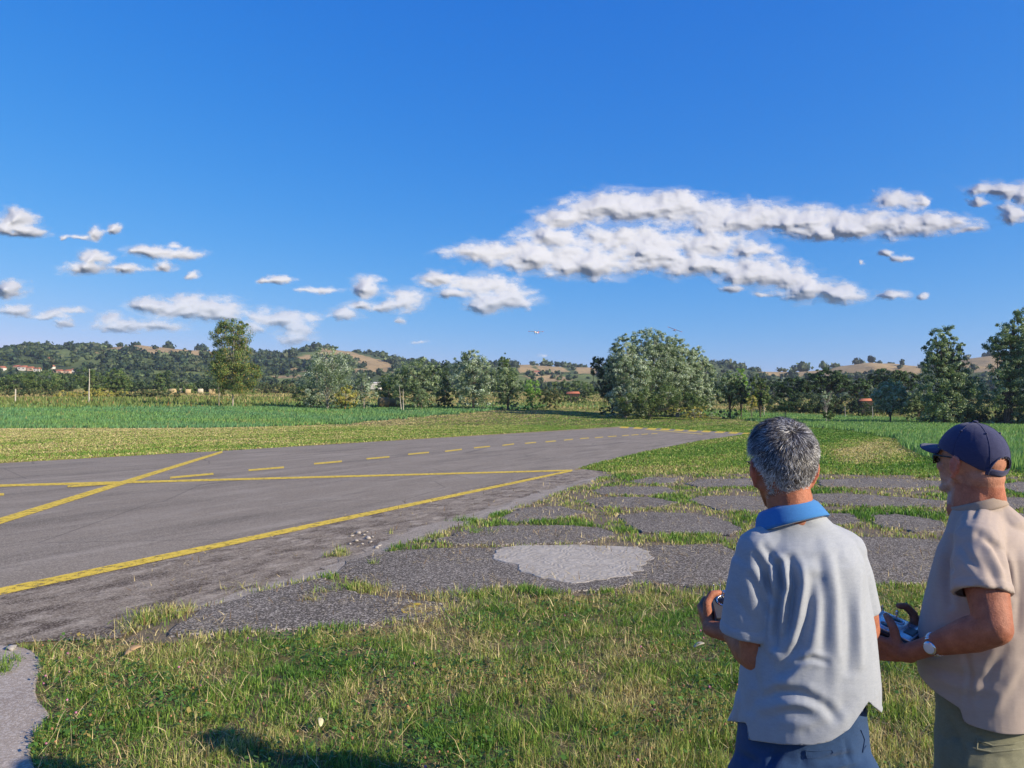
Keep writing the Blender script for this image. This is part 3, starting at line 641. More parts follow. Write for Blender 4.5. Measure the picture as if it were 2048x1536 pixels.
def tallfield():
    n = 430000; x, y, r = sample(n, 22, 150, -.68, .70, 1.45)
    g = tallmask(x, y); u, v = fieldvals(x, y)
    thin = smooth(120, 150, r); g &= rng.random(n) > thin*.8
    x, y, r, u, v = [q[g] for q in (x, y, r, u, v)]; n = len(x)
    d = fbm(x*.05, y*.12, 4, 401); d2 = fbm(x*.5, y*.5, 3, 402)
    A = np.array([.120, .258, .118]); B = np.array([.18, .31, .075]); D = np.array([.32, .30, .12])
    q = np.clip(.35+1.1*d+.35*smooth(1100, 1500, u)+.25*rng.normal(0, 1, n), 0, 1)[:, None]
    c = A+(B-A)*q; c = np.where((rng.random(n) < .04+.3*smooth(.25, .6, d)+.35*smooth(126, 145, r))[:, None], D, c)*(1+.25*d2+rng.normal(0, .18, n))[:, None]
    h = (.26+.16*rng.random(n))*(1+.4*d2); w = .0017*r*(.7+.6*rng.random(n))
    blades('tall_grass', x, y, H(x, y), h, w, c, M_blade, .30, 1, wind=(.18, .05), label='uncut bluish green grass field in front of the trees')
tallfield()
def rough():
    """dry meadow, stubble and bramble between and behind the trees"""
    n = 90000; x, y, r = sample(n, 128, 380, -.68, .70, 1.0)
    d = fbm(x*.03, y*.06, 4, 501); d2 = fbm(x*.3, y*.3, 3, 502); u = UAZ(x, y)
    c = np.where((d[:, None]+.12*rng.normal(0, 1, (n, 1))+(smooth(640, 400, u)*smooth(160, 150, r)*.35)[:, None]) > .05, [.17, .21, .06], [.36, .29, .13])*(1+.3*d2+rng.normal(0, .15, n))[:, None]
    rd = (u < 560) & (r < 175) & (rng.random(n) < .14); c[rd] = np.array([.30, .17, .06])
    gr = (u < 620) & (r < 185) & (rng.random(n) < .72); c[gr] = np.array([.15, .20, .05])*(1+rng.normal(0, .2, gr.sum()))[:, None]
    h = .25+.35*rng.random(n)+.5*smooth(640, 560, u)*smooth(185, 165, r)*np.clip(d2+.6, 0, 1); w = .0022*r*(.7+.6*rng.random(n))
    blades('rough_meadow', x, y, H(x, y), h, w, c, M_blade, .4, 1, label='rough meadow of dry grass and brambles around the hay bales')
rough()
# ---------------------------------------------------------------- trees
def bark(name, c):
    return plain(name, c, .9, 0, .1, .3, 6, .03)
M_bark = bark('bark_grey', (.16, .13, .10)); M_barkp = bark('bark_pale', (.34, .30, .25)); M_barkd = bark('bark_dark', (.075, .058, .045))
def tubes(segs, sides=6):
    """segs: list of (p0, r0, p1, r1)"""
    V = []; F = []
    a = np.arange(sides)/sides*2*np.pi
    for (p0, r0, p1, r1) in segs:
        p0 = np.asarray(p0, float); p1 = np.asarray(p1, float); d = p1-p0; L = np.linalg.norm(d)
        if L < 1e-6: continue
        d /= L; u = np.cross(d, [0, 0, 1] if abs(d[2]) < .9 else [1, 0, 0]); u /= np.linalg.norm(u); w = np.cross(d, u)
        o = len(V)
        for p, r in ((p0, r0), (p1, r1)):
            for t in a: V.append(p+r*(np.cos(t)*u+np.sin(t)*w))
        for i in range(sides): j = (i+1) % sides; F.append((o+i, o+j, o+sides+j, o+sides+i))
    return np.array(V), np.array(F)
def path_tube(pts, r0, r1, sides=7):
    segs = []; n = len(pts)-1
    for i in range(n):
        segs.append((pts[i], r0+(r1-r0)*i/n, pts[i+1], r0+(r1-r0)*(i+1)/n))
    return segs
def unit(n):
    v = rng.normal(0, 1, (n, 3)); return v/np.linalg.norm(v, axis=1, keepdims=True)
PAL = {   # leaf colours: upper side, pale side, share of pale, accent, share of accent
 'silver': ((.105, .155, .080), (.30, .35, .275), .50, (.16, .20, .07), .12),
 'willow': ((.085, .135, .052), (.22, .27, .165), .42, (.13, .17, .05), .15),
 'dark':   ((.028, .055, .022), (.055, .085, .035), .3, (.09, .11, .035), .06),
 'mid':    ((.060, .105, .028), (.11, .15, .05), .3, (.16, .16, .05), .08),
 'euca':   ((.075, .125, .034), (.14, .175, .05), .35, (.30, .20, .05), .11),
 'bright': ((.110, .230, .035), (.19, .30, .06), .4, (.20, .24, .05), .1),
 'weep':   ((.20, .23, .05), (.30, .28, .07), .4, (.36, .26, .06), .25),
 'pine':   ((.020, .046, .016), (.055, .10, .028), .32, (.05, .06, .02), .05),
 'shrub':  ((.050, .080, .030), (.10, .12, .05), .3, (.20, .15, .06), .15),
}
def crown(name, lobes, pal, size, nclump, nleaf, parent, orient='out', dens_in=.55, stretch=1.0, wind=(.35, 0, .3), crad=.20, flatc=.8, org=(0, 0, 0)):
    """lobes: (centre xyz, radii xyz) in metres; clumps sit mostly in the outer shell so light and dark form by themselves"""
    V = []; Cc = []; up, pale, sp, acc, sa = PAL[pal]; up, pale, acc = map(np.array, (up, pale, acc))
    up, pale, acc = up*1.45, pale*1.35, acc*1.3; nclump = int(nclump*1.3); nleaf = int(nleaf*1.75); size = size*.74
    tot = sum((l[1][0]*l[1][2])**.9 for l in lobes)
    QP = []; QN = []; QS = []; CT = []
    for (cx, rx) in lobes:
        cx = np.array(cx, float); rx = np.array(rx, float)
        k = max(4, int(nclump*(rx[0]*rx[2])**.9/tot))
        d = unit(k); rr = (dens_in+(1-dens_in)*rng.random(k)**.6)[:, None]
        c = cx+d*rr*rx*(1+.09*rng.normal(0, 1, (k, 1)))
        cr = crad*rx.mean()*(.6+.8*rng.random(k))
        for j in range(k):
            m = max(3, int(nleaf*(.6+.8*rng.random())))
            q = unit(m)*(rng.random((m, 1))**.45); q[:, 2] *= flatc
            QP.append(c[j]+q*cr[j]); o = d[j]*.6+q*.8; QN.append(o); CT.append(np.full(m, rng.normal(0, .16)))
            QS.append(np.full(m, 1.0))
    P = np.vstack(QP); N = np.vstack(QN); n = len(P); ct = np.concatenate(CT)
    N = N+rng.normal(0, .55, (n, 3)); N /= np.linalg.norm(N, axis=1, keepdims=True)
    # long axis of each leaf spray: mostly outwards and up, bent by the wind
    Ld = rng.normal(0, .55, (n, 3))+np.array(wind)*1.3+(0 if orient == 'out' else np.array([0, 0, -1.4])); Ld -= N*(Ld*N).sum(1, keepdims=True); Ld /= np.linalg.norm(Ld, axis=1, keepdims=True)
    S = np.cross(N, Ld); s = size*(.55+.9*rng.random(n))[:, None]
    a = Ld*s*stretch; b = S*s*.42
    V = np.stack([P-a, P-b, P+a, P+b], 1).reshape(-1, 3)+np.array(org)*0
    F = np.arange(4*n).reshape(n, 4)
    pk = rng.random(n)
    # pale side shows where the wind turns the leaves over: by clump
    c = np.where((pk < np.clip(sp+ct*2.6, .02, .95))[:, None], pale, up); c = np.where((rng.random(n) < sa)[:, None], acc, c)
    c = c*(1+ct[:, None]*.7+rng.normal(0, .12, (n, 1)))
    return npmesh(name, V, F, M_leaf, parent, colr=np.repeat(np.clip(c, .006, .85), 4, 0))
NT = [0]
def tree(kind, label, cat, D, u, lobes, pal, size=.2, nclump=120, nleaf=26, trunk=(.18, .05), bk=None, lean=0, group=None, stems=1, dz=.8, limbs=6, name=None, skirt=True, **kw):
    """D distance along view; u the photo column of the base; lobes in photo pixels (du, v, half width, half height)"""
    bx = (u-1024)/FPX*D; bz = H1(bx, D)
    root = empty(name or kind, (bx, D, bz), label, cat, group)
    Lm = []
    if skirt and len(lobes) > 1:
        vb = rowof(bx, D, bz)[1]; hw = max(l[2] for l in lobes)*.95; lobes = [(l[0], l[1], l[2]*1.10, l[3]*1.08) for l in lobes]+[(u+q*hw*.55, vb-9, hw*.6, 10) for q in (-1, 1)]
    for lb in lobes:
        uu, v, hw, hh = lb[:4]; off = lb[4] if len(lb) > 4 else 0
        p = AT(uu, v, D); sc = D/FPX
        ry = min(hw, hh*1.4)*sc*dz
        Lm.append(((p.x-bx, off, p.z-bz), (hw*sc, max(ry, .3), hh*sc)))
    segs = []
    for s in range(stems):
        sx = (s-(stems-1)/2)*.5*trunk[0]*3
        top = max(l[0][2]+l[1][2]*.5 for l in Lm); cxm = sum(l[0][0] for l in Lm)/len(Lm)
        pts = [np.array([sx, 0, -.15])]
        for i in range(1, 6):
            t = i/5; pts.append(np.array([sx+(cxm-sx+lean)*t**1.3+rng.normal(0, .06)*t*top*.2, rng.normal(0, .05)*t*top*.2, top*.86*t]))
        segs += path_tube(pts, trunk[0]*(1 if s == 0 else .75), trunk[1])
        for l in Lm:
            for q in range(max(1, limbs//stems)):
                tt = rng.uniform(.25, .8); i = int(tt*5); p0 = pts[i]
                d = unit(1)[0]; d[2] = abs(d[2])*.8; e = np.array(l[0])+d*np.array(l[1])*.78
                if e[2] < p0[2]: continue
                mid = (p0+e)/2+rng.normal(0, .05, 3)*np.linalg.norm(e-p0); r = trunk[0]*.38
                segs += [(p0, r, mid, r*.6), (mid, r*.6, e, r*.2)]
    V, F = tubes(segs); npmesh('trunk', V, F, bk or M_bark, root, smooth_=True)
    crown('crown', Lm, pal, size, nclump, nleaf, root, **kw)
    NT[0] += 1
    return root

# the row beyond the field, left to right
tree('eucalyptus_tree', 'tall narrow eucalyptus with olive and rusty leaves standing alone on the left', 'tree', 122, 466, [(462,668,30,30),(437,674,17,30),(487,682,18,34),(466,712,36,36),(450,742,38,30),(492,748,32,30),(512,742,12,14),(430,716,14,16),(470,775,36,20),(440,768,20,18),(452,650,16,14),(485,655,13,14)], 'euca', .155, 350, 44, (.14, .04), M_barkp, skirt=False, dens_in=.35, crad=.34, orient='hang', wind=(0, 0, 0))
tree('dead_sapling', 'thin bare stem standing just left of the olive eucalyptus', 'tree', 121, 438, [(438,770,7,22)], 'euca', .10, 14, 14, (.05, .02), M_barkp)
tree('white_poplar', 'loose white poplar with silvery leaf tips, right of the eucalyptus', 'tree', 120, 655, [(655,730,34,30),(630,745,24,30),(685,742,24,34),(655,770,48,34),(618,780,26,24),(670,705,14,12),(645,702,12,10)], 'silver', .16, 260, 30, (.12, .04), M_barkp, stems=3, dens_in=.3, crad=.30)
tree('dark_shrub', 'low dark shrub at the foot of the white poplar', 'shrub', 121, 618, [(612,790,26,18),(640,795,26,14)], 'mid', .16, 70, 26, (.05, .02))
tree('weeping_shrub', 'small yellow green weeping bush with hanging branches', 'shrub', 117, 690, [(692,790,17,20),(678,795,10,14),(706,798,10,14)], 'weep', .13, 60, 36, (.07, .03), orient='hang', wind=(0, 0, 0), stretch=1.5)
tree('white_poplar', 'young whitish poplar between the weeping bush and the big willow', 'tree', 119, 728, [(728,775,22,26),(744,785,14,20),(715,790,16,18),(730,757,12,12)], 'silver', .14, 80, 28, (.07, .03), M_barkp, dens_in=.3)
tree('dark_poplar', 'narrow dark poplar in the shade left of the broad willow', 'tree', 127, 775, [(772,775,14,32),(790,780,14,24)], 'mid', .17, 70, 26, (.10, .04))
tree('willow', 'broad round willow with grey green crown right of the dead white branches', 'tree', 122, 838, [(838,745,32,28),(818,752,28,28),(860,752,26,24),(850,776,40,26),(812,785,28,22),(872,742,14,16),(790,765,18,20)], 'willow', .17, 300, 30, (.18, .05), M_bark, stems=2, dens_in=.45)
tree('round_willow_bush', 'small pale willow bush at the foot of the broad willow', 'shrub', 116, 843, [(843,794,17,17)], 'willow', .13, 60, 26, (.05, .02))
tree('dark_poplar', 'dark green pointed poplar squeezed between two willows', 'tree', 126, 890, [(888,752,13,26),(895,785,18,24),(880,790,14,18)], 'dark', .18, 110, 26, (.12, .04))
tree('silver_willow', 'tall silvery willow leaning right in the middle of the row', 'tree', 121, 947, [(945,730,28,28),(925,748,22,34),(962,752,26,34),(950,780,36,28),(978,765,14,24),(940,712,14,10)], 'silver', .17, 330, 30, (.17, .05), M_bark, stems=2, dens_in=.45)
tree('dark_poplar', 'poplar top rising behind the silvery willows', 'tree', 132, 1008, [(1008,728,13,20),(1012,755,16,22)], 'mid', .18, 80, 28, (.12, .04))
tree('silver_willow', 'smaller silvery willow at the right end of the middle row', 'tree', 121, 1016, [(1012,755,24,24),(1030,770,18,26),(1000,775,18,24),(1018,790,22,16)], 'willow', .16, 190, 28, (.13, .04), M_barkd, stems=2, dens_in=.4)
tree('young_tree', 'small bright green tree standing right of the silvery willows', 'tree', 119, 1064, [(1064,778,17,18),(1062,795,14,10)], 'bright', .14, 75, 30, (.07, .03), orient='hang', wind=(0, 0, 0))
tree('dark_shrub', 'dark brownish shrub right of the bright green young tree', 'shrub', 121, 1100, [(1092,790,18,16),(1110,793,18,13)], 'shrub', .15, 80, 28, (.05, .02))
# the big grove
tree('dark_willow', 'dark tree leaning out behind the left side of the poplar grove', 'tree', 112, 1225, [(1205,735,26,22),(1212,765,22,26),(1230,790,24,28),(1192,726,13,12),(1228,745,18,30)], 'dark', .17, 200, 30, (.18, .05), M_barkd)
tree('silver_poplar', 'leftmost silver poplar of the big grove with a rounded top', 'tree', 105, 1250, [(1246,705,24,32),(1240,740,30,36),(1265,755,34,36),(1255,795,40,28),(1280,735,20,26)], 'silver', .135, 640, 36, (.2, .05), M_barkp, stems=2, dens_in=.62, crad=.155)
tree('silver_poplar', 'tallest silver poplar at the centre of the big grove', 'tree', 108, 1300, [(1290,688,32,28),(1320,695,30,28),(1300,725,44,34),(1335,735,34,40),(1310,780,46,40)], 'silver', .135, 800, 36, (.22, .06), M_barkp, stems=2, dens_in=.62, crad=.155)
tree('silver_poplar', 'second highest silver poplar, right of the centre of the grove', 'tree', 109, 1355, [(1350,700,24,26),(1368,725,28,32),(1345,755,36,40),(1375,770,30,40)], 'silver', .135, 560, 36, (.18, .05), M_barkp, stems=2, dens_in=.62, crad=.155)
tree('silver_poplar', 'rightmost silver poplar of the grove sloping down to the field', 'tree', 110, 1400, [(1392,725,22,30),(1410,750,20,32),(1395,780,30,34),(1415,790,18,26)], 'silver', .135, 430, 36, (.15, .05), M_barkp, stems=2, dens_in=.62, crad=.155)
tree('willow_bush', 'green willow undergrowth at the front foot of the big grove', 'shrub', 101, 1300, [(1295,800,26,24),(1330,795,30,26),(1365,803,26,18),(1262,805,26,18),(1392,806,22,16)], 'mid', .14, 260, 28, (.06, .02))
tree('dry_bush', 'low yellowed bushes along the field edge under the grove', 'shrub', 99, 1390, [(1352,820,18,6),(1385,819,20,6),(1405,818,8,6)], 'weep', .10, 60, 22, (.03, .02))
# right of the grove
tree('grey_willow', 'dull grey green willow standing directly right of the grove', 'tree', 104, 1460, [(1455,775,22,26),(1472,785,22,24),(1445,790,16,20),(1462,755,16,12)], 'willow', .15, 170, 30, (.12, .04), M_barkd)
tree('dark_alder', 'dark tree with a single trunk beside the grey willow', 'tree', 103, 1482, [(1482,792,14,18),(1478,772,12,14)], 'dark', .15, 70, 26, (.10, .04), M_barkd, skirt=False)
tree('poplar', 'yellow green poplar top rising behind the grey willow', 'tree', 112, 1482, [(1480,755,12,18),(1485,778,16,20)], 'bright', .15, 80, 26, (.10, .04))
tree('poplar', 'two toned green poplar with a leaning crown left of the pines', 'tree', 102, 1520, [(1512,772,14,22),(1524,785,16,24),(1528,765,8,14),(1518,802,16,14)], 'mid', .15, 110, 28, (.10, .04), M_barkd, skirt=False)
tree('rusty_shrub', 'little rusty yellow shrub under the leaning poplar', 'shrub', 101, 1503, [(1503,803,11,14)], 'weep', .11, 34, 24, (.04, .02))
tree('round_shrub', 'small round dark green shrub in the field in front of the pines', 'shrub', 97, 1571, [(1571,812,14,12)], 'mid', .12, 40, 26, (.05, .02))
tree('umbrella_pine', 'broad umbrella pine with a low left crown', 'tree', 135, 1592, [(1590,772,40,15),(1580,786,30,12)], 'pine', .22, 170, 34, (.25, .08), M_barkd, flatc=.55)
tree('umbrella_pine', 'highest and broadest umbrella pine in the dark row', 'tree', 136, 1652, [(1655,755,38,16),(1640,768,42,16),(1680,772,26,14)], 'pine', .22, 220, 34, (.28, .08), M_barkd, flatc=.55)
tree('umbrella_pine', 'umbrella pine at the right end of the left hand pine row', 'tree', 138, 1712, [(1710,770,28,13),(1720,785,22,14)], 'pine', .22, 120, 34, (.25, .08), M_barkd, flatc=.55)
tree('umbrella_pine', 'domed umbrella pine behind the silver willow, left of the tall willow', 'tree', 142, 1782, [(1775,752,38,15),(1765,765,30,14),(1815,756,26,14),(1800,770,34,12)], 'pine', .22, 230, 34, (.28, .08), M_barkd, flatc=.55)
tree('dark_hedge', 'long dark hedge running under the umbrella pines', 'hedge', 128, 1640, [(1560,808,40,14),(1620,805,45,18),(1680,808,45,16),(1740,812,45,13),(1790,815,40,12),(1850,815,40,15)], 'dark', .20, 420, 28, (.08, .03), M_barkd, limbs=2)
tree('pale_sapling', 'thin whitish sapling with sparse leaves in front of the pines', 'tree', 92, 1652, [(1652,800,12,14),(1660,785,7,10),(1644,790,5,8)], 'silver', .08, 26, 16, (.05, .02), M_barkp, dens_in=.2, skirt=False)
tree('green_shrub', 'small shrub at the foot of the whitish sapling', 'shrub', 90, 1657, [(1657,830,12,9)], 'mid', .10, 34, 24, (.03, .02))
tree('silver_willow', 'low wind blown silver willow in front of the right pines', 'tree', 92, 1780, [(1778,782,27,20),(1765,795,22,18),(1795,795,24,20),(1780,810,28,14)], 'silver', .13, 260, 32, (.12, .04), M_barkd, dens_in=.5, skirt=False)
tree('silver_shrub', 'grey green shrub mass between the low silver willow and the tall dark willow', 'shrub', 96, 1838, [(1825,800,24,16),(1848,802,22,16),(1815,812,22,12),(1862,815,16,14)], 'willow', .13, 190, 28, (.07, .03))
tree('tall_willow', 'tall dark willow with a pale green top and spreading low branches', 'tree', 88, 1890, [(1885,680,26,26),(1875,705,26,24),(1900,715,28,22),(1922,692,13,9),(1868,735,26,26),(1905,745,34,28),(1880,775,44,30),(1925,775,38,28),(1895,815,52,28),(1950,800,28,34)], 'willow', .15, 560, 32, (.22, .06), M_barkd, stems=2, dens_in=.4)
tree('tall_willow', 'tallest willow cut by the right edge of the picture', 'tree', 86, 2015, [(2050,640,24,26),(2020,670,34,26),(2000,690,26,22),(2040,700,36,34),(2010,740,30,34),(2050,760,40,40),(2010,790,34,30),(2070,720,40,50),(2060,810,36,30)], 'willow', .15, 640, 32, (.24, .06), M_barkd, stems=3, dens_in=.4)
tree('tall_willow', 'dark willow standing just beyond the right edge of the picture', 'tree', 84, 2150, [(2150,690,60,50),(2160,770,70,50),(2130,820,60,26)], 'willow', .2, 260, 30, (.24, .06), M_barkd)
tree('dark_shrub', 'dark undergrowth between the trunks of the two tall willows', 'shrub', 89, 1950, [(1930,838,40,16),(1980,835,30,14),(2030,838,34,14),(1880,842,24,12)], 'dark', .15, 190, 26, (.04, .02))
tree('hut_bush', 'bush hiding the foot of the hut with the orange roof', 'shrub', 118, 1731, [(1722,816,16,12),(1742,817,16,12)], 'dark', .13, 70, 24, (.04, .02))
tree('hut_bush', 'bush hiding the foot of the rusty roofed hut', 'shrub', 158, 1146, [(1134,800,16,9),(1158,801,16,9)], 'mid', .16, 60, 24, (.04, .02))
# left side thicket beyond the field, and trees down in the valley
for (u, D, lob, pal, lab) in [
    (30, 215, [(30,765,32,16),(8,772,22,14)], 'mid', 'green tree at the far left edge of the valley thicket'),
    (85, 205, [(90,762,40,20),(70,772,30,14)], 'mid', 'broad round green tree in the left thicket below the houses'),
    (130, 225, [(130,765,24,18)], 'dark', 'dark tree right of the broad round one in the left thicket'),
    (185, 200, [(172,756,18,22),(190,765,20,18)], 'mid', 'loose green tree behind the bare pole on the left'),
    (232, 205, [(232,756,22,20),(222,770,26,14),(248,768,16,14)], 'mid', 'feathery light green tree right of the bare pole'),
    (275, 230, [(275,775,26,13)], 'dark', 'low dark tree between the feathery tree and the poplars'),
    (322, 235, [(322,762,8,22),(312,772,10,14)], 'mid', 'slim poplar in front of the wooded slope'),
    (340, 245, [(335,758,7,18)], 'dark', 'second slim poplar, just right of the first on the slope'),
    (370, 215, [(365,778,26,12),(345,782,22,10)], 'mid', 'low green tree left of the eucalyptus'),
    (412, 235, [(412,772,24,14)], 'dark', 'dark tree partly hidden by the left side of the eucalyptus'),
    (545, 230, [(545,780,30,12),(575,778,22,12)], 'shrub', 'low brownish thicket right of the eucalyptus'),
    (575, 300, [(577,770,14,12)], 'dark', 'small dark tree left of the white poplar'),
    (760, 180, [(765,778,16,18)], 'dark', 'dark tree seen between the young poplar and the broad willow'),
    (1130, 230, [(1125,775,22,12),(1150,772,18,10)], 'mid', 'green tree in the valley left of the grove'),
    (1170, 210, [(1170,780,24,14),(1150,790,24,9)], 'mid', 'green thicket behind the hut roof left of the grove'),
    (1550, 260, [(1548,770,18,10)], 'dark', 'dark tree in the gap left of the pines')]:
    tree('valley_tree', lab, 'tree', D, u, lob, pal, .26*D/200, 34+int(sum(l[2]*l[3] for l in lob)/9), 24, (.14, .05), M_barkd, group='trees of the valley thicket')
# bramble hedge on the left between field and valley
for (u0, u1, D, v, lab, pal) in [(-40, 130, 168, 788, 'bramble hedge with reddish tips at the far left', 'shrub'), (130, 260, 166, 790, 'green and rusty bramble hedge behind the bare pole', 'weep'), (255, 355, 165, 792, 'brownish bramble hedge left of the hay bales', 'shrub')]:
    tree('bramble_hedge', lab, 'hedge', D, (u0+u1)/2, [(u, v+rng.normal(0, 1.5), 20, 8) for u in range(u0, u1, 22)], pal, .2, 150, 22, (.03, .02), limbs=1)

# hillside woods: far, one mass
def woods():
    n = 17000; az = rng.uniform(-.70, .72, n); r = rng.uniform(330, 1240, n)**1.0
    x = r*np.sin(az); y = r*np.cos(az); z = H(x, y); u, v = rowof(x, y, z); t, g = landcover(x, y, z); rt = RT(u)
    d = fbm(x/110, y/110, 4, 601); d2 = fbm(x/35, y/35, 3, 602)
    leftish = smooth(760, 560, u)
    pr = np.clip(.28+.9*d+.7*d2+.45*leftish, .03, 1); pr = np.where(t > 0, .006, pr); pr = np.where(g > 0, .10, pr)
    pr = np.where(v > 772, .5, pr)
    keep = (rng.random(n) < pr) & (r < rt+15) & ~((u < 168) & (v > 728) & (v < 768) & (rng.random(n) < .88)); x, y, z, r, u, v = [q[keep] for q in (x, y, z, r, u, v)]
    # single trees on the skyline, as in the photograph
    ex = [(185,700,6.5),(176,703,5),(192,704,5),(338,700,6.5),(330,702,4),(402,703,7),(394,706,5),(408,708,5),(120,700,3),(250,698,2.5),(762,716,5),(752,718,4),(770,718,4),(740,728,6),(728,731,4.5),(1000,730,4),(1012,731,4),(1030,733,4),(1085,732,4),(1100,733,4),(1115,734,4),(1140,735,4),(1160,736,4),(1090,745,6),(1125,741,4),
          (1560,742,3),(1570,742,3),(1590,740,4),(1604,741,6),(1612,744,5),(1668,736,3),(1676,735,3),(1715,728,5),(1722,728,4),(1760,727,3),(1782,729,3),(1935,720,4),(1975,713,5),(1983,712,5),(1484,741,5),(1470,740,5),(1440,737,7),(1455,739,6),(1500,743,3),(1515,744,3)]
    X2 = []; Y2 = []; S2 = []
    for (u0, v0, s) in ex:
        a = math.atan((u0-1024)/FPX); rt1 = float(RT(np.array(u0)))-8; X2.append(rt1*math.sin(a)); Y2.append(rt1*math.cos(a)); S2.append(s)
    X2 = np.array(X2); Y2 = np.array(Y2); Z2 = H(X2, Y2)
    s = (2.0+2.9*rng.random(len(x))**1.3)*np.clip(r/800, .55, 1.1); x = np.concatenate([x, X2]); y = np.concatenate([y, Y2]); z = np.concatenate([z, Z2]); s = np.concatenate([s, np.array(S2)*1.12])
    n = len(x); S = s[:, None]*np.array([1.1, 1.1, 1.0])*(1+rng.normal(0, .18, (n, 3))); S[:, 2] = np.maximum(S[:, 2], 1.2)
    iv, iff = RES['ico']; core = (np.stack([x, y, z+S[:, 2]*.6], -1)[:, None]+iv[None]*(1+rng.normal(0, .12, (n, len(iv), 1)))*S[:, None]*.74).reshape(-1, 3); Fc = (np.arange(n)[:, None, None]*len(iv)+iff[None]).reshape(-1, 3)
    base = np.where((rng.random(n) < .55)[:, None], [.040, .068, .032], [.075, .105, .042])*(1+rng.normal(0, .22, n))[:, None]; base[rng.random(n) < .06] = [.12, .14, .07]
    k = 15; d = unit(n*k).reshape(n, k, 3); d[..., 2] = np.abs(d[..., 2])*1.1-.25; q = np.stack([x, y, z+S[:, 2]*.6], -1)[:, None]+d*S[:, None]*(.72+.38*rng.random((n, k, 1)))
    a1 = unit(n*k).reshape(n, k, 3); nn = d+.5*rng.normal(0, 1, d.shape); a1 = np.cross(nn, a1); a1 /= np.linalg.norm(a1, axis=2, keepdims=True); b1 = np.cross(nn, a1); b1 /= np.linalg.norm(b1, axis=2, keepdims=True)
    sz = (s[:, None, None]*(.30+.16*rng.random((n, k, 1)))); Vq = np.stack([q-a1*sz, q-b1*sz*.8, q+a1*sz, q+b1*sz*.8], 2).reshape(-1, 3); Fq = np.arange(len(Vq)).reshape(-1, 4)
    cq = (base[:, None]*(1+rng.normal(0, .25, (n, k, 1)))).reshape(-1, 3)
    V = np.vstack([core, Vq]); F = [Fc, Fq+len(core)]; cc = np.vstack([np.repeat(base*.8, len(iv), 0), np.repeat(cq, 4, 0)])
    o = npmesh('hillside_woods', V, F, M_leaf, colr=np.clip(cc, .008, .5)); tag(o, 'dark green woods and scattered trees covering the far hills', kind='stuff')
    print('woods', n)
woods()
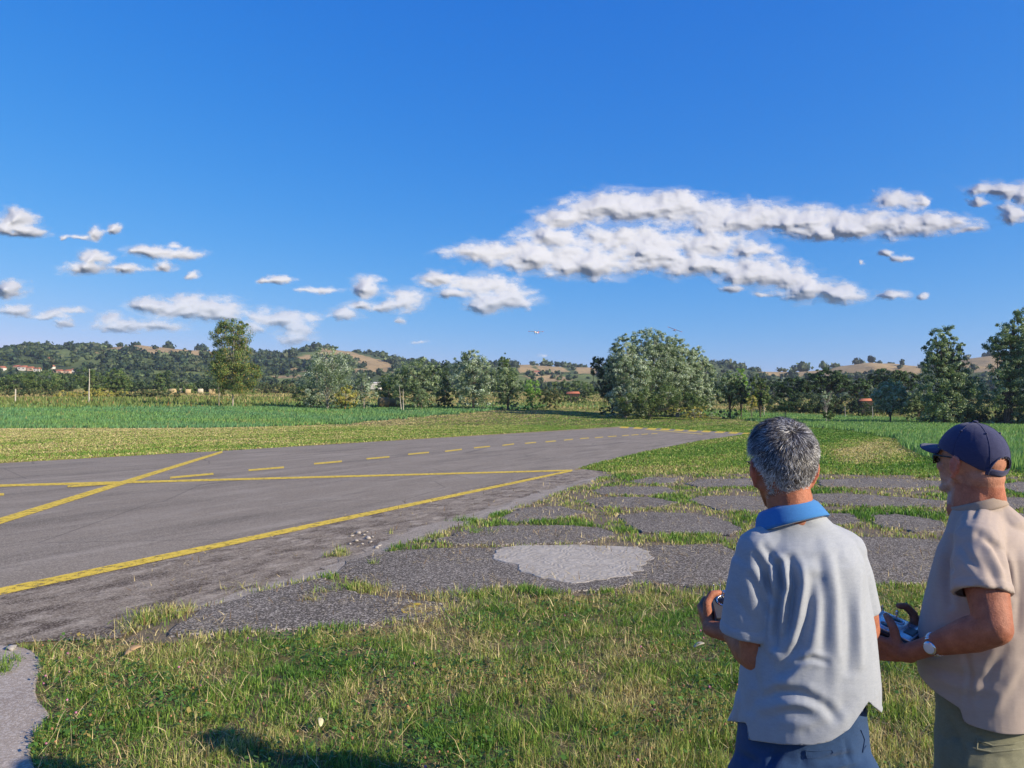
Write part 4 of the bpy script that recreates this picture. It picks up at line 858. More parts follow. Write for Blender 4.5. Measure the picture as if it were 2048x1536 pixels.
# ---------------------------------------------------------------- rounded solids
SPH = {}
def sphere_arr(k=16, m=10):
    if (k, m) in SPH: return SPH[(k, m)]
    V = [(0, 0, 1)]
    for i in range(1, m):
        t = math.pi*i/m
        for j in range(k): a = 2*math.pi*j/k; V.append((math.sin(t)*math.cos(a), math.sin(t)*math.sin(a), math.cos(t)))
    V.append((0, 0, -1)); F = []
    for j in range(k): F.append((0, 1+j, 1+(j+1) % k))
    for i in range(m-2):
        for j in range(k):
            a = 1+i*k+j; b = 1+i*k+(j+1) % k; F += [(a, a+k, b+k), (a, b+k, b)]
    e = len(V)-1; o = 1+(m-2)*k
    for j in range(k): F.append((o+j, e, o+(j+1) % k))
    SPH[(k, m)] = (np.array(V), np.array(F)); return SPH[(k, m)]
class Blob:
    def __init__(s): s.V = []; s.F = []; s.n = 0
    def add(s, V, F): s.V.append(np.asarray(V, float)); s.F.append(np.asarray(F)+s.n); s.n += len(V)
    def ell(s, c, r, M=None, k=20, m=14):
        V, F = sphere_arr(k, m); V = V*np.array(r)
        if M is not None: V = V@np.array(M.to_3x3()).T
        s.add(V+np.array(c), F)
    def cap(s, p0, r0, p1, r1, k=16, flat=1.0, side=None):
        p0 = Vector(p0); p1 = Vector(p1); d = p1-p0
        if d.length < 1e-6: return s.ell(p0, (r0,)*3)
        w = d.normalized(); u = (side if side is not None else (Vector((0, 0, 1)) if abs(w.z) < .9 else Vector((1, 0, 0)))); u = (u-w*u.dot(w)).normalized(); q = w.cross(u)
        rings = []
        for t in (-1, -.8, -.45, 0): rings.append((p0+w*(r0*t), r0*math.sqrt(max(0, 1-t*t))))
        for t in (.34, .67): rings.append((p0.lerp(p1, t), r0+(r1-r0)*t))
        for t in (0, .45, .8, 1): rings.append((p1+w*(r1*t), r1*math.sqrt(max(0, 1-t*t))))
        V = []; F = []
        for c, r in rings:
            r = max(r, 1e-5)
            for j in range(k):
                a = 2*math.pi*j/k; V.append(c+u*(r*math.cos(a))+q*(r*flat*math.sin(a)))
        for i in range(len(rings)-1):
            for j in range(k):
                a = i*k+j; b = i*k+(j+1) % k; F += [(a, b, b+k), (a, b+k, a+k)]
        F += [(0, j+1, j) for j in range(1, k-1)]; o = (len(rings)-1)*k; F += [(o, o+j, o+j+1) for j in range(1, k-1)]
        s.add(np.array([tuple(x) for x in V]), F)
    def chain(s, pts):
        for (p0, r0), (p1, r1) in zip(pts[:-1], pts[1:]): s.cap(p0, r0, p1, r1)
    def loft(s, rings, k=40, ex=2.3):
        """rings: (centre, half side, half depth, right vec, forward vec)"""
        V = []; F = []
        for c, a, b, rv, fv in rings:
            for j in range(k):
                t = 2*math.pi*j/k; ct, st = math.cos(t), math.sin(t)
                V.append(Vector(c)+rv*(a*math.copysign(abs(ct)**(2/ex), ct))+fv*(b*math.copysign(abs(st)**(2/ex), st)))
        for i in range(len(rings)-1):
            for j in range(k):
                a = i*k+j; b = i*k+(j+1) % k; F += [(a, b, b+k), (a, b+k, a+k)]
        F += [(0, j+1, j) for j in range(1, k-1)]; o = (len(rings)-1)*k; F += [(o, o+j, o+j+1) for j in range(1, k-1)]
        s.add(np.array([tuple(x) for x in V]), F)
    def tube(s, pts, k=40):
        """flat ended tube through (centre, radius) points"""
        n = len(pts); C_ = [Vector(p[0]) for p in pts]; rings = []
        for i in range(n):
            w = (C_[min(i+1, n-1)]-C_[max(i-1, 0)]).normalized(); ref = Vector((0, 1, 0)); u = (ref-w*ref.dot(w)).normalized(); q = w.cross(u); rings.append((C_[i], pts[i][1], pts[i][1], u, q))
        s.loft(rings, k, 2.0)
    def remesh(s, vox, smooth_it=4, fac=.5):
        me = bpy.data.meshes.new('tmp'); V = np.vstack(s.V); F = np.vstack(s.F); me.from_pydata([tuple(v) for v in V], [], [tuple(int(i) for i in f) for f in F]); me.update()
        # consistent outward normals for every closed piece
        bm = bmesh.new(); bm.from_mesh(me); bmesh.ops.recalc_face_normals(bm, faces=bm.faces[:]); bm.to_mesh(me); bm.free()
        o = bpy.data.objects.new('tmp', me); col.objects.link(o)
        r = o.modifiers.new('r', 'REMESH'); r.mode = 'VOXEL'; r.voxel_size = vox
        if smooth_it: q = o.modifiers.new('s', 'SMOOTH'); q.factor = fac; q.iterations = smooth_it
        bpy.context.view_layer.update(); dg = bpy.context.evaluated_depsgraph_get(); ev = o.evaluated_get(dg).to_mesh()
        n = len(ev.vertices); co = np.empty(n*3, np.float32); ev.vertices.foreach_get('co', co)
        nl = len(ev.loops); li = np.empty(nl, np.int32); ev.loops.foreach_get('vertex_index', li)
        tot = np.empty(len(ev.polygons), np.int32); ev.polygons.foreach_get('loop_total', tot)
        assert (tot == 4).all(); Fq = li.reshape(-1, 4)
        bpy.data.objects.remove(o); bpy.data.meshes.remove(me)
        return co.reshape(-1, 3).astype(float), Fq
# ---------------------------------------------------------------- far buildings, poles, bales, aircraft, debris
def boxpart(name, root, c, s, mat, rz=0):
    bm = bmesh.new(); bmesh.ops.create_cube(bm, size=1)
    for v in bm.verts: v.co = Vector((v.co.x*s[0], v.co.y*s[1], v.co.z*s[2]))
    bmesh.ops.rotate(bm, verts=bm.verts, matrix=Matrix.Rotation(rz, 3, 'Z')); bmesh.ops.translate(bm, verts=bm.verts, vec=Vector(c))
    me = bpy.data.meshes.new(name); bm.to_mesh(me); bm.free(); me.materials.append(mat); o = bpy.data.objects.new(name, me); col.objects.link(o); o.parent = root; return o
M_wallw = plain('white_render', (.62, .58, .52), .9); M_wallp = plain('peach_render', (.52, .36, .26), .9); M_roof = plain('terracotta', (.36, .13, .075), .9, var=.3, vscale=3); M_window = plain('window_dark', (.03, .035, .04), .3); M_rust = plain('rusty_sheet', (.42, .14, .07), .8, var=.25)
def house(D, u, v, w, h, wall, label, cat='house', ry=None, roof=None, kind='house', dd=None):
    """v is the photo row of the base"""
    if kind == 'house':          # stand it where the slope passes behind that spot
        for Dq in range(380, 1100, 5):
            q = AT(u, v, Dq)
            if H1(q.x, q.y) >= q.z: D = Dq; break
    p = AT(u, v, D); k = D/FPX; W_ = w*k; Hh = h*k; dep = (dd or .7)*W_; z0 = min(p.z, H1(p.x, p.y)+2.5) if kind != 'keep' else p.z
    root = empty('hut' if kind == 'hut' else 'house', (p.x, p.y, p.z), label, cat, None if kind == 'hut' else 'houses on the left hillside')
    wh = Hh*(.80 if kind == 'hut' else .62); ex = .4 if kind == 'hut' else 6; boxpart('wall', root, (0, 0, wh/2-ex/2), (W_, dep, wh+ex), wall)
    V = [(-W_*.56, -dep*.56, wh), (W_*.56, -dep*.56, wh), (W_*.56, dep*.56, wh), (-W_*.56, dep*.56, wh), (-W_*.5, 0, Hh), (W_*.5, 0, Hh)]
    npmesh('roof', V, [np.array([(0, 1, 5, 4), (2, 3, 4, 5)]), np.array([(1, 2, 5), (3, 0, 4)])], roof or M_roof, root)
    n = 0 if kind == 'hut' else max(2, int(w/7))
    for i in range(n):
        x = -W_/2+W_*(i+.5)/n; f = boxpart('window', root, (x, -dep/2-.03, wh*.55), (W_/n*.32, .12, wh*.3), M_window)
    return root
for (D, u, v, w, h, mt, lab) in [
    (640, 3, 742, 14, 10, M_wallw, 'pale house cut by the left edge of the picture'),
    (650, 34, 738, 12, 8, M_wallp, 'small peach house left of the long row of roofs'),
    (655, 46, 740, 16, 9, M_wallw, 'white house with a red roof at the start of the row'),
    (650, 60, 741, 14, 8, M_wallp, 'peach house in the middle of the left row of roofs'),
    (640, 75, 743, 12, 8, M_wallw, 'low white house ending the left row of roofs'),
    (700, 99, 723, 9, 9, M_wallw, 'single whitish house higher up on the green slope'),
    (660, 101, 738, 14, 8, M_wallw, 'broad white house below the single high one'),
    (650, 117, 747, 16, 8, M_wallp, 'lowest peach house with a wide terracotta roof'),
    (645, 135, 747, 12, 8, M_wallp, 'peach house right of the widest terracotta roof'),
    (655, 147, 744, 9, 7, M_wallw, 'rightmost little house of the hillside village'),
    (760, 200, 734, 8, 7, M_wallw, 'small white building alone on the wooded slope')]:
    house(D, u, v, w, h, mt, lab)
house(800, 1072, 749, 18, 8, M_wallp, 'brick farmhouse among the brown fields in the centre distance', ry=0)
house(165, 1146, 805, 24, 22, plain('hut_boards', (.045, .034, .026), .9), 'low hut with a rusty red roof behind the field left of the grove', 'hut', kind='hut', roof=M_rust)
house(126, 1731, 822, 22, 25, plain('hut_boards', (.045, .034, .026), .9), 'dark hut with an orange sheet roof under the pines on the right', 'hut', kind='hut', roof=plain('orange_sheet', (.50, .17, .08), .7))
house(230, 752, 776, 20, 12, M_wallw, 'white walled shed glimpsed behind the young poplar', 'shed', kind='hut', roof=M_wallw)
# pylons and masts on the skyline
def mast(u, vt, vb, D, label, wide=0):
    p = AT(u, vb, D); top = AT(u, vt, D); h = top.z-p.z; root = empty('pylon' if wide else 'mast', tuple(p), label, 'pylon' if wide else 'mast')
    segs = [((0, 0, -3), .25, (0, 0, h), .12)] if not wide else []
    if wide:
        b = wide
        for sx, sy in ((-1, -1), (1, -1), (1, 1), (-1, 1)): segs.append(((sx*b, sy*b, -3), .22, (0, 0, h), .12))
        for k in range(1, 6):
            w = b*(1-k/6.5); z = h*k/6.5; w2 = b*(1-(k-1)/6.5); z2 = h*(k-1)/6.5
            segs += [((-w2, -w2, z2), .09, (w, -w, z), .09), ((w2, -w2, z2), .09, (-w, -w, z), .09), ((-w, -w, z), .09, (w, -w, z), .09)]
    V, F = tubes(segs, 4); npmesh('lattice' if wide else 'shaft', V, F, M_dkgrey_, root)
    if wide:
        for zz, ww in ((.95, 3.2), (.84, 4.2)):
            V, F = tubes([((-ww, 0, h*zz), .14, (ww, 0, h*zz), .14)], 4); npmesh('crossarm', V, F, M_dkgrey_, root)
M_dkgrey_ = plain('galvanised', (.22, .22, .23), .5, .4)
mast(791, 708, 726, 1050, 'lattice pylon on the skyline left of the middle willows', 2.0)
mast(1429, 718, 738, 1020, 'thin pylon standing right above the end of the poplar grove', 1.2)
mast(1521, 731, 744, 1040, 'thin mast on the skyline right of the poplar grove')
mast(1087, 715, 733, 1060, 'faint mast on the skyline in the centre')
# bare pole and post on the left, dead branches in the middle
def pole(u, vt, vb, D, r0, r1, label, name, mat, tilt=0):
    x = (u-1024)/FPX*D; z = H1(x, D); top = AT(u+tilt, vt, D); root = empty(name, (x, D, z), label, {'bare_pole': 'pole', 'fence_post': 'post'}.get(name, 'dead tree'))
    pts = [np.array([(top.x-x)*t+rng.normal(0, .015), 0, -.2+(top.z-z+.2)*t]) for t in np.linspace(0, 1, 7)]
    V, F = tubes(path_tube(pts, r0, r1, 8), 8); npmesh('shaft', V, F, mat, root, smooth_=True); return root, pts
M_dead = bark('bleached_wood', (.46, .42, .36))
pole(178, 738, 808, 128, .12, .05, 'tall bleached bare trunk standing at the far edge of the left field', 'bare_pole', M_dead, 1)
pole(31, 778, 806, 126, .11, .10, 'short pale fence post at the far left of the field', 'fence_post', M_dead)
for (u, lab) in [(1208, 'thin post left of the grove in the shade'), (1528, 'left post of the wire fence under the pines'), (1690, 'middle post of the wire fence under the pines'), (1745, 'right post of the wire fence under the pines')]:
    pole(u, 813, 826, 112, .05, .04, lab, 'fence_post', M_dead)
for (u, vt, lab, tl) in [(803, 770, 'left dead white stem leaning in front of the willow', -5), (807, 778, 'right dead white stem standing beside the leaning one', -1)]:
    r_, pts = pole(u, vt, 812, 116, .07, .02, lab, 'dead_tree', M_dead, tl)
# hay bales
M_hayd = plain('old_hay', (.30, .205, .10), .95, 0, .1, .35, 6, .05); M_hay = plain('hay', (.42, .32, .17), .95, 0, .1, .25, 8, .03); M_haywrap = plain('pale_hay', (.52, .45, .33), .9, 0, .1, .15, 8, .02)
def bale(D, u, s, label, mat, rz=0.3):
    x = (u-1024)/FPX*D; z = H1(x, D); k = 28; V = []; F = []; r = s*.55
    rings = [(-.5, .0), (-.5, .6), (-.5, .93), (-.46, 1), (0, 1.01), (.46, 1), (.5, .93), (.5, .6), (.5, 0)]
    for t, q in rings:
        for j in range(k): a = 2*math.pi*j/k; rr = r*q*(1+rng.normal(0, .012)); V.append((t*s, rr*math.cos(a), rr*math.sin(a)))
    for i in range(len(rings)-1):
        for j in range(k): F.append((i*k+j, i*k+(j+1) % k, (i+1)*k+(j+1) % k, (i+1)*k+j))
    o = npmesh('hay_bale', V, np.array(F), mat, None, smooth_=True); o.location = (x, D, z+r*.93); o.rotation_euler = (0, 0, rz); tag(o, label, 'hay bale', 'round hay bales lying in the far field')
for (D, u, s, lab, mt) in [(205, 345, 1.5, 'leftmost round hay bale in the far field', M_hay), (215, 362, 1.5, 'second hay bale from the left, with a pale wrapped side', M_haywrap), (208, 376, 1.4, 'third hay bale from the left, close beside the second', M_hay), (220, 401, 1.4, 'small pale bale standing alone between the group and the eucalyptus', M_haywrap),
    (200, 424, 1.6, 'hay bale half hidden just left of the eucalyptus', M_hay), (235, 511, 1.4, 'hay bale right of the eucalyptus trunk', M_hay), (230, 553, 1.5, 'last hay bale on the right, beside the brown thicket', M_hay), (124, 767, 1.7, 'large tawny bale at the foot of the dark poplar', M_hayd), (126, 791, 1.6, 'tawny bale beside the dead white stems', M_hayd)]:
    bale(D, u, s, lab, mt, rng.uniform(-.5, .8))
# model aircraft
def plane(u, v, D, roll, yaw, pitch, label, cols):
    p = AT(u, v, D); root = empty('model_aeroplane', tuple(p), label, 'model aeroplane'); root.rotation_euler = (pitch, roll, yaw)
    def part(name, build, mat):
        B = Blob(); build(B); return npmesh(name, np.vstack(B.V), np.vstack(B.F), mat, root, smooth_=True)
    part('fuselage', lambda B: (B.cap((0, .42, 0), .075, (0, .1, .02), .10), B.cap((0, .1, .02), .10, (0, -.75, .03), .03)), cols[0])
    part('canopy', lambda B: B.ell((0, .10, .10), (.06, .16, .06)), M_gl)
    for s in (-1, 1):
        part('wing', lambda B: B.ell((s*.46, .08, .11+s*0), (.50, .13, .022)), cols[1]); part('wing_tip', lambda B: B.ell((s*.90, .08, .115), (.12, .12, .024)), cols[2])
    part('tailplane', lambda B: B.ell((0, -.74, .05), (.30, .085, .014)), cols[2]); part('fin', lambda B: B.ell((0, -.75, .15), (.013, .10, .15)), cols[2])
    part('propeller', lambda B: B.ell((0, .51, 0), (.15, .008, .018)), M_gl); part('nose', lambda B: B.ell((0, .47, 0), (.05, .06, .05)), cols[2])
    for s in (-1, 1): part('wheel', lambda B: (B.ell((s*.14, .16, -.17), (.02, .045, .045)), B.cap((s*.05, .15, -.05), .01, (s*.14, .16, -.17), .01, k=8)), M_gl)
M_gl = plain('dark_film', (.03, .035, .05), .3); M_wf = plain('white_film', (.80, .80, .80), .4); M_of = plain('orange_film', (.80, .13, .05), .4); M_df = plain('maroon_film', (.22, .045, .06), .4)
plane(1072, 665, 92, -.06, 2.75, .05, 'white and orange model aeroplane flying level in the clear sky', (M_wf, M_wf, M_of))
plane(1349, 660.5, 98, -.36, 3.05, .0, 'red model aeroplane banking steeply above the poplar grove', (M_wf, M_df, M_of))
# concrete crumbs on the shoulder, bits in the grass
def chunk(u, v, s, label, mat, name='concrete_chunk', cat='rubble', flat=.45, grp='broken bits of concrete on the shoulder'):
    g_ = G(u, v); iv, iff = RES['ico']; V = iv*(1+rng.normal(0, .22, (len(iv), 1)))*np.array([s, s*.8, s*flat]); o = npmesh(name, V, iff, mat, None); o.location = (g_.x, g_.y, .012+s*flat*.4); o.rotation_euler = (0, 0, rng.random()*6); tag(o, label, cat, grp)
for (u, v, s, q) in [(703, 1074, .035, 'leftmost lump of broken concrete in the cluster on the shoulder'), (716, 1068, .05, 'upper left lump of broken concrete in the shoulder cluster'), (728, 1072, .03, ''), (736, 1079, .055, 'largest broken concrete lump in the middle of the shoulder cluster'), (742, 1086, .03, ''), (712, 1084, .035, ''), (724, 1090, .028, ''), (752, 1098, .04, 'lump of broken concrete lowest and nearest to the big slab'), (745, 1076, .025, ''), (733, 1066, .03, ''), (700, 1090, .025, ''), (757, 1094, .03, ''), (608, 1192, .02, 'tiny crumb of concrete alone by the lower slab edge'), (880, 1212, .025, 'crumb of concrete beside the yellow paint splash'), (790, 1212, .03, 'pale pebble lying on the lowest dark slab')]:
    chunk(u, v, s, q or 'small crumb of concrete scattered among the larger lumps on the shoulder', M_crumb)
chunk(22, 1302, .05, 'light stone at the corner of the concrete path', M_crumb, 'stone', 'stone', .4, None)
def leaf(u, v, L, label, mat, z=.04, rz=0., name='dead_leaf'):
    g_ = G(u, v, z); n = 9; V = []; F = []
    for i in range(n):
        t = i/(n-1); w = math.sin(math.pi*min(1, .06+t*.9))**.7*L*.2
        for k, sx in enumerate((-1, 0, 1)): V.append((t*L-L/2, sx*w, .16*L*math.sin(t*2.6)-abs(sx)*-.25*w*1.2))
    for i in range(n-1):
        for k in (0, 1): a = i*3+k; F.append((a, a+3, a+4, a+1))
    o = npmesh(name, V, np.array(F), mat, None, smooth_=True); o.location = g_; o.rotation_euler = (.3, -.2, rz); q = o.modifiers.new('t', 'SOLIDIFY'); q.thickness = .0015; tag(o, label, 'leaf')
leaf(266, 1302, .12, 'curled brown dead leaf in the grass beside the path', plain('brown_leaf', (.42, .27, .14), .8), .05, .9)
leaf(1398, 1291, .085, 'crumpled whitish dry leaf in the grass left of the man in grey', plain('white_leaf', (.36, .33, .26), .8), .04, .2)
leaf(640, 1195+250, .07, 'small pale leaf low in the foreground grass', plain('pale_leaf', (.55, .50, .30), .8), .05, 1.9)
# ---------------------------------------------------------------- people
class Sight:
    """frame of one figure: e_d horizontal towards it, e_r to its right as seen from here"""
    def __init__(s, u, Y):
        a = math.atan((u-1024)/FPX); s.a = a; s.D = Y/math.cos(a)
        s.ed = Vector((math.sin(a), math.cos(a), 0)); s.er = Vector((math.cos(a), -math.sin(a), 0))
    def P(s, u, v, dd=0.0):
        d = raydir(u, v); t = (s.D+dd)/d.dot(s.ed); p = d*t
        return Vector((p.x, p.y, CAMH+p.z))
    def vec(s, r, d, z=0): return s.er*r+s.ed*d+Vector((0, 0, z))
    def fwd(s, phi): return s.vec(-math.sin(phi), math.cos(phi))
    def right(s, phi): return s.vec(math.cos(phi), math.sin(phi))
def frame(fw, up=Vector((0, 0, 1))):
    """matrix with columns right, forward, up"""
    f = fw.normalized(); r = f.cross(up).normalized(); u = r.cross(f).normalized()
    return Matrix((r, f, u)).transposed()
def vnormals(V, F):
    a = V[F[:, 2]]-V[F[:, 0]]; b = V[F[:, 3]]-V[F[:, 1]]; fn = np.cross(a, b); N = np.zeros_like(V)
    for i in range(4): np.add.at(N, F[:, i], fn)
    return N/np.maximum(np.linalg.norm(N, axis=1, keepdims=True), 1e-12)
def proj(V):
    f = V[:, 1]*math.cos(PITCH)+(V[:, 2]-CAMH)*math.sin(PITCH); w = (V[:, 2]-CAMH)*math.cos(PITCH)-V[:, 1]*math.sin(PITCH)
    return 1024+FPX*V[:, 0]/f, 768-FPX*w/f
def segdist(u, v, a, b):
    a = np.array(a, float); b = np.array(b, float); d = b-a; t = np.clip(((u-a[0])*d[0]+(v-a[1])*d[1])/(d@d), 0, 1)
    return np.hypot(u-a[0]-t*d[0], v-a[1]-t*d[1]), t
def folds(V, F, lines, amb=0.002, ambs=(14, 14, 5), seed=1):
    """push cloth in or out along creases; lines are polylines (points, width, depth)"""
    N = vnormals(V, F); u, v = proj(V); view = V-np.array([0, 0, CAMH]); view /= np.linalg.norm(view, axis=1, keepdims=True)
    face = smooth(.15, -.35, (N*view).sum(1)); D = np.zeros(len(V))
    for pts, w, amp in lines:
        best = np.full(len(V), 1e9); tt = np.zeros(len(V)); n = len(pts)-1
        for i in range(n):
            d, t = segdist(u, v, pts[i], pts[i+1]); m = d < best; best[m] = d[m]; tt[m] = (i+t[m])/n
        taper = np.sin(np.pi*np.clip(.08+.84*tt, 0, 1))**.6
        g = np.exp(-(best/w)**2)-.45*np.exp(-((best-2.0*w)/(1.1*w))**2)
        D += amp*g*taper*face
    a, b, c = ambs
    ff = fbm(V[:, 0]*a+V[:, 1]*a*.7, V[:, 2]*c+V[:, 1]*3, 3, seed)+.6*fbm(V[:, 0]*a*2.2-V[:, 1]*9, V[:, 2]*c*2.4, 3, seed+3)
    D += amb*ff*1.4
    return V+N*D[:, None]
def hem_ridge(V, c, n, r):
    """the doubled cloth of a sleeve hem stands a little proud"""
    c = np.array(c); n = np.array(n.normalized()); d = (V-c)@n; q = (V-c)-d[:, None]*n; rr = np.linalg.norm(q, axis=1)
    w = smooth(-.026, -.022, d)*(d < .004)*(rr < r+.03)*(rr > r*.6); return V+q/np.maximum(rr, 1e-6)[:, None]*(.0022*w)[:, None]
def open_end(V, F, c, n, r):
    """take out the flat end of a sleeve so that it is a hollow opening"""
    c = np.array(c); n = np.array(n.normalized()); d = (V-c)@n; rr = np.linalg.norm((V-c)-d[:, None]*n, axis=1)
    inside = (np.abs(d) < .016) & (rr < r-.0075)
    F = F[~inside[F].all(1)]; used = np.zeros(len(V), bool); used[F.ravel()] = True; idx = np.cumsum(used)-1
    V = V.copy(); rim = used & inside; ax = (V-c)-d[:, None]*n; L = np.linalg.norm(ax, axis=1); k = rim & (rr > r*.5)
    return V[used], idx[F]
def cutmesh(V, F, f, move):
    """drop what lies at f<0 and pull the rim exactly to f=0; move(mask, f) gives the shift"""
    keep = (f[F] > 0).any(1); F = F[keep]; used = np.zeros(len(V), bool); used[F.ravel()] = True
    m = used & (f < 0); V = V.copy(); V[m] += move(m, f[m])
    idx = np.cumsum(used)-1; mi = idx[np.nonzero(m)[0]]; V = V[used]; F = idx[F]
    E = np.sort(np.concatenate([F[:, [0, 1]], F[:, [1, 2]], F[:, [2, 3]], F[:, [3, 0]]]), axis=1); Eu, ct = np.unique(E, axis=0, return_counts=True); Eb = Eu[ct == 1]
    mm = np.zeros(len(V), bool); mm[mi] = True; Eb = Eb[mm[Eb].all(1)]
    for _ in range(8):
        acc = np.zeros_like(V); cn = np.zeros(len(V)); np.add.at(acc, Eb[:, 0], V[Eb[:, 1]]); np.add.at(acc, Eb[:, 1], V[Eb[:, 0]]); np.add.at(cn, Eb[:, 0], 1); np.add.at(cn, Eb[:, 1], 1)
        q = cn == 2; V[q] = .5*V[q]+.5*acc[q]/2
    return V, F, used
def cloth_mat(name, c0, c1, weave=900, bmpd=.0006, rough=.9, mel=.5, big=None):
    m, nt, b = newmat(name); v = objco(nt)
    n = noise_n(nt, 420, 3, .7, v); n2 = noise_n(nt, 60, 4, .6, vmth(nt, 'MULTIPLY', v, (1, 1, 3))); n3 = noise_n(nt, 7, 4, .6, v)
    f = mth(nt, 'ADD', mth(nt, 'MULTIPLY', n, mel), mth(nt, 'ADD', mth(nt, 'MULTIPLY', n2, .35), mth(nt, 'MULTIPLY', n3, big or .25)))
    ln(nt, mixc(nt, maprange(nt, f, .30, .85), c0, c1), b.inputs['Base Color']); b.inputs['Roughness'].default_value = rough
    b.inputs['Sheen Weight'].default_value = .15; b.inputs['Specular IOR Level'].default_value = .15
    w = nd(nt, 'ShaderNodeTexNoise'); w.inputs['Scale'].default_value = weave; w.inputs['Detail'].default_value = 2; ln(nt, v, w.inputs['Vector'])
    bump(nt, b, mth(nt, 'ADD', w.outputs[0], mth(nt, 'MULTIPLY', n2, .8)), bmpd); return m
M_grey = cloth_mat('grey_pique', (.25, .27, .305), (.385, .405, .445)); M_collar = cloth_mat('blue_collar', (.040, .165, .40), (.065, .23, .52), mel=.3)
M_beige = cloth_mat('beige_jersey', (.345, .28, .245), (.435, .36, .315), mel=.3); M_beiged = cloth_mat('beige_collar', (.29, .225, .175), (.37, .29, .23))
M_denim = cloth_mat('denim', (.004, .010, .032), (.022, .054, .130), 700, .0008, mel=.7, big=.6); M_khaki = cloth_mat('khaki_twill', (.135, .135, .085), (.24, .235, .16), 700, .0008)
M_cap = cloth_mat('navy_twill', (.030, .033, .080), (.062, .066, .135), 900, .0005, mel=.35)
M_dark = plain('black_plastic', (.012, .012, .014), .35, 0, .5); M_dkgrey = plain('grey_plastic', (.06, .062, .07), .4)
M_steel = plain('steel', (.62, .62, .64), .22, 1.0, .5, .05); M_dial = plain('pale_dial', (.55, .58, .60), .15, 0, .7, .05)
M_plate = plain('silver_blue_plate', (.50, .52, .58), .25, .7, .5, .08); M_white = plain('white_plastic', (.75, .76, .80), .35)
M_shoe = plain('shoe_leather', (.06, .05, .045), .6); M_eye = plain('eye_white', (.7, .68, .65), .2); M_red = plain('orange_red_film', (.85, .16, .06), .4)
def lens():
    m, nt, b = newmat('tinted_lens'); b.inputs['Base Color'].default_value = (.05, .055, .05, 1); b.inputs['Roughness'].default_value = .06; b.inputs['Transmission Weight'].default_value = .35; b.inputs['Specular IOR Level'].default_value = .8; return m
M_lens = lens()
def skin_mat():
    m, nt, b = newmat('skin'); a = nd(nt, 'ShaderNodeAttribute', attribute_name='col'); v = objco(nt)
    n = noise_n(nt, 28, 5, .65, v); n2 = noise_n(nt, 240, 3, .6, v)
    ln(nt, mixc(nt, 1.0, a.outputs['Color'], mixc(nt, maprange(nt, mth(nt, 'ADD', n, mth(nt, 'MULTIPLY', n2, .4)), .45, .95), (.66, .58, .56), (1.22, 1.20, 1.18)), 'MULTIPLY'), b.inputs['Base Color'])
    b.inputs['Roughness'].default_value = .6; b.inputs['Specular IOR Level'].default_value = .28
    b.inputs['Subsurface Weight'].default_value = .05; b.inputs['Subsurface Radius'].default_value = (.012, .005, .003); b.inputs['Subsurface Scale'].default_value = .5
    bump(nt, b, mth(nt, 'ADD', n2, n), .0016); return m
M_skin = skin_mat()
def hand(B, wrist, dirv, back, side, curl=(.5, .6, .4), thumb=None, size=1.0, spread=.06, rolls=(0, 0, 0, 0)):
    """wrist point, direction of the fingers, back-of-hand normal, side = +1 when the thumb is on dirv x back side"""
    d = dirv.normalized(); n = (back-d*back.dot(d)).normalized(); t = d.cross(n)*side      # t points to the thumb side
    s = size; L = .088*s
    B.cap(wrist-d*.01, .026*s, wrist+d*.03*s, .027*s, flat=.68, side=t)
    tips = []
    for i, (off, ln1, r) in enumerate([(.031, .046, .0098), (.0105, .050, .0102), (-.0105, .046, .0097), (-.030, .037, .0088)]):
        k = wrist+d*(L-.004*i*(i-1)*.6)*1.0+t*off*s
        B.cap(wrist+d*.02*s+t*off*.55*s, .0145*s, k, .0118*s)
        p = k; ang = 0; dd = (d+t*spread*(1.5-i)*.5).normalized(); r *= s; q = p
        for j, (f, c) in enumerate(((1.0, curl[0]), (.62, curl[1]), (.48, curl[2]))):
            ang += c+rolls[i]*.15; v = dd*math.cos(ang)-n*math.sin(ang); q = p+v*(ln1*f*s); B.cap(p, r*(1-.09*j), q, r*(.93-.10*j)); p = q
        tips.append(q)
    b0 = wrist+d*.022*s+t*.022*s-n*.006*s
    if thumb is None: thumb = [(t*.75+d*.6-n*.25), (t*.2+d*.95-n*.2), (d-n*.1)]
    p = b0; B.cap(wrist+d*.01*s, .018*s, b0, .016*s)
    for v, l, r0, r1 in zip(thumb, (.042, .034, .028), (.0155, .0128, .0115), (.0128, .0115, .0090)):
        q = p+v.normalized()*l*s; B.cap(p, r0*s, q, r1*s); p = q
    tips.append(p)
    return tips
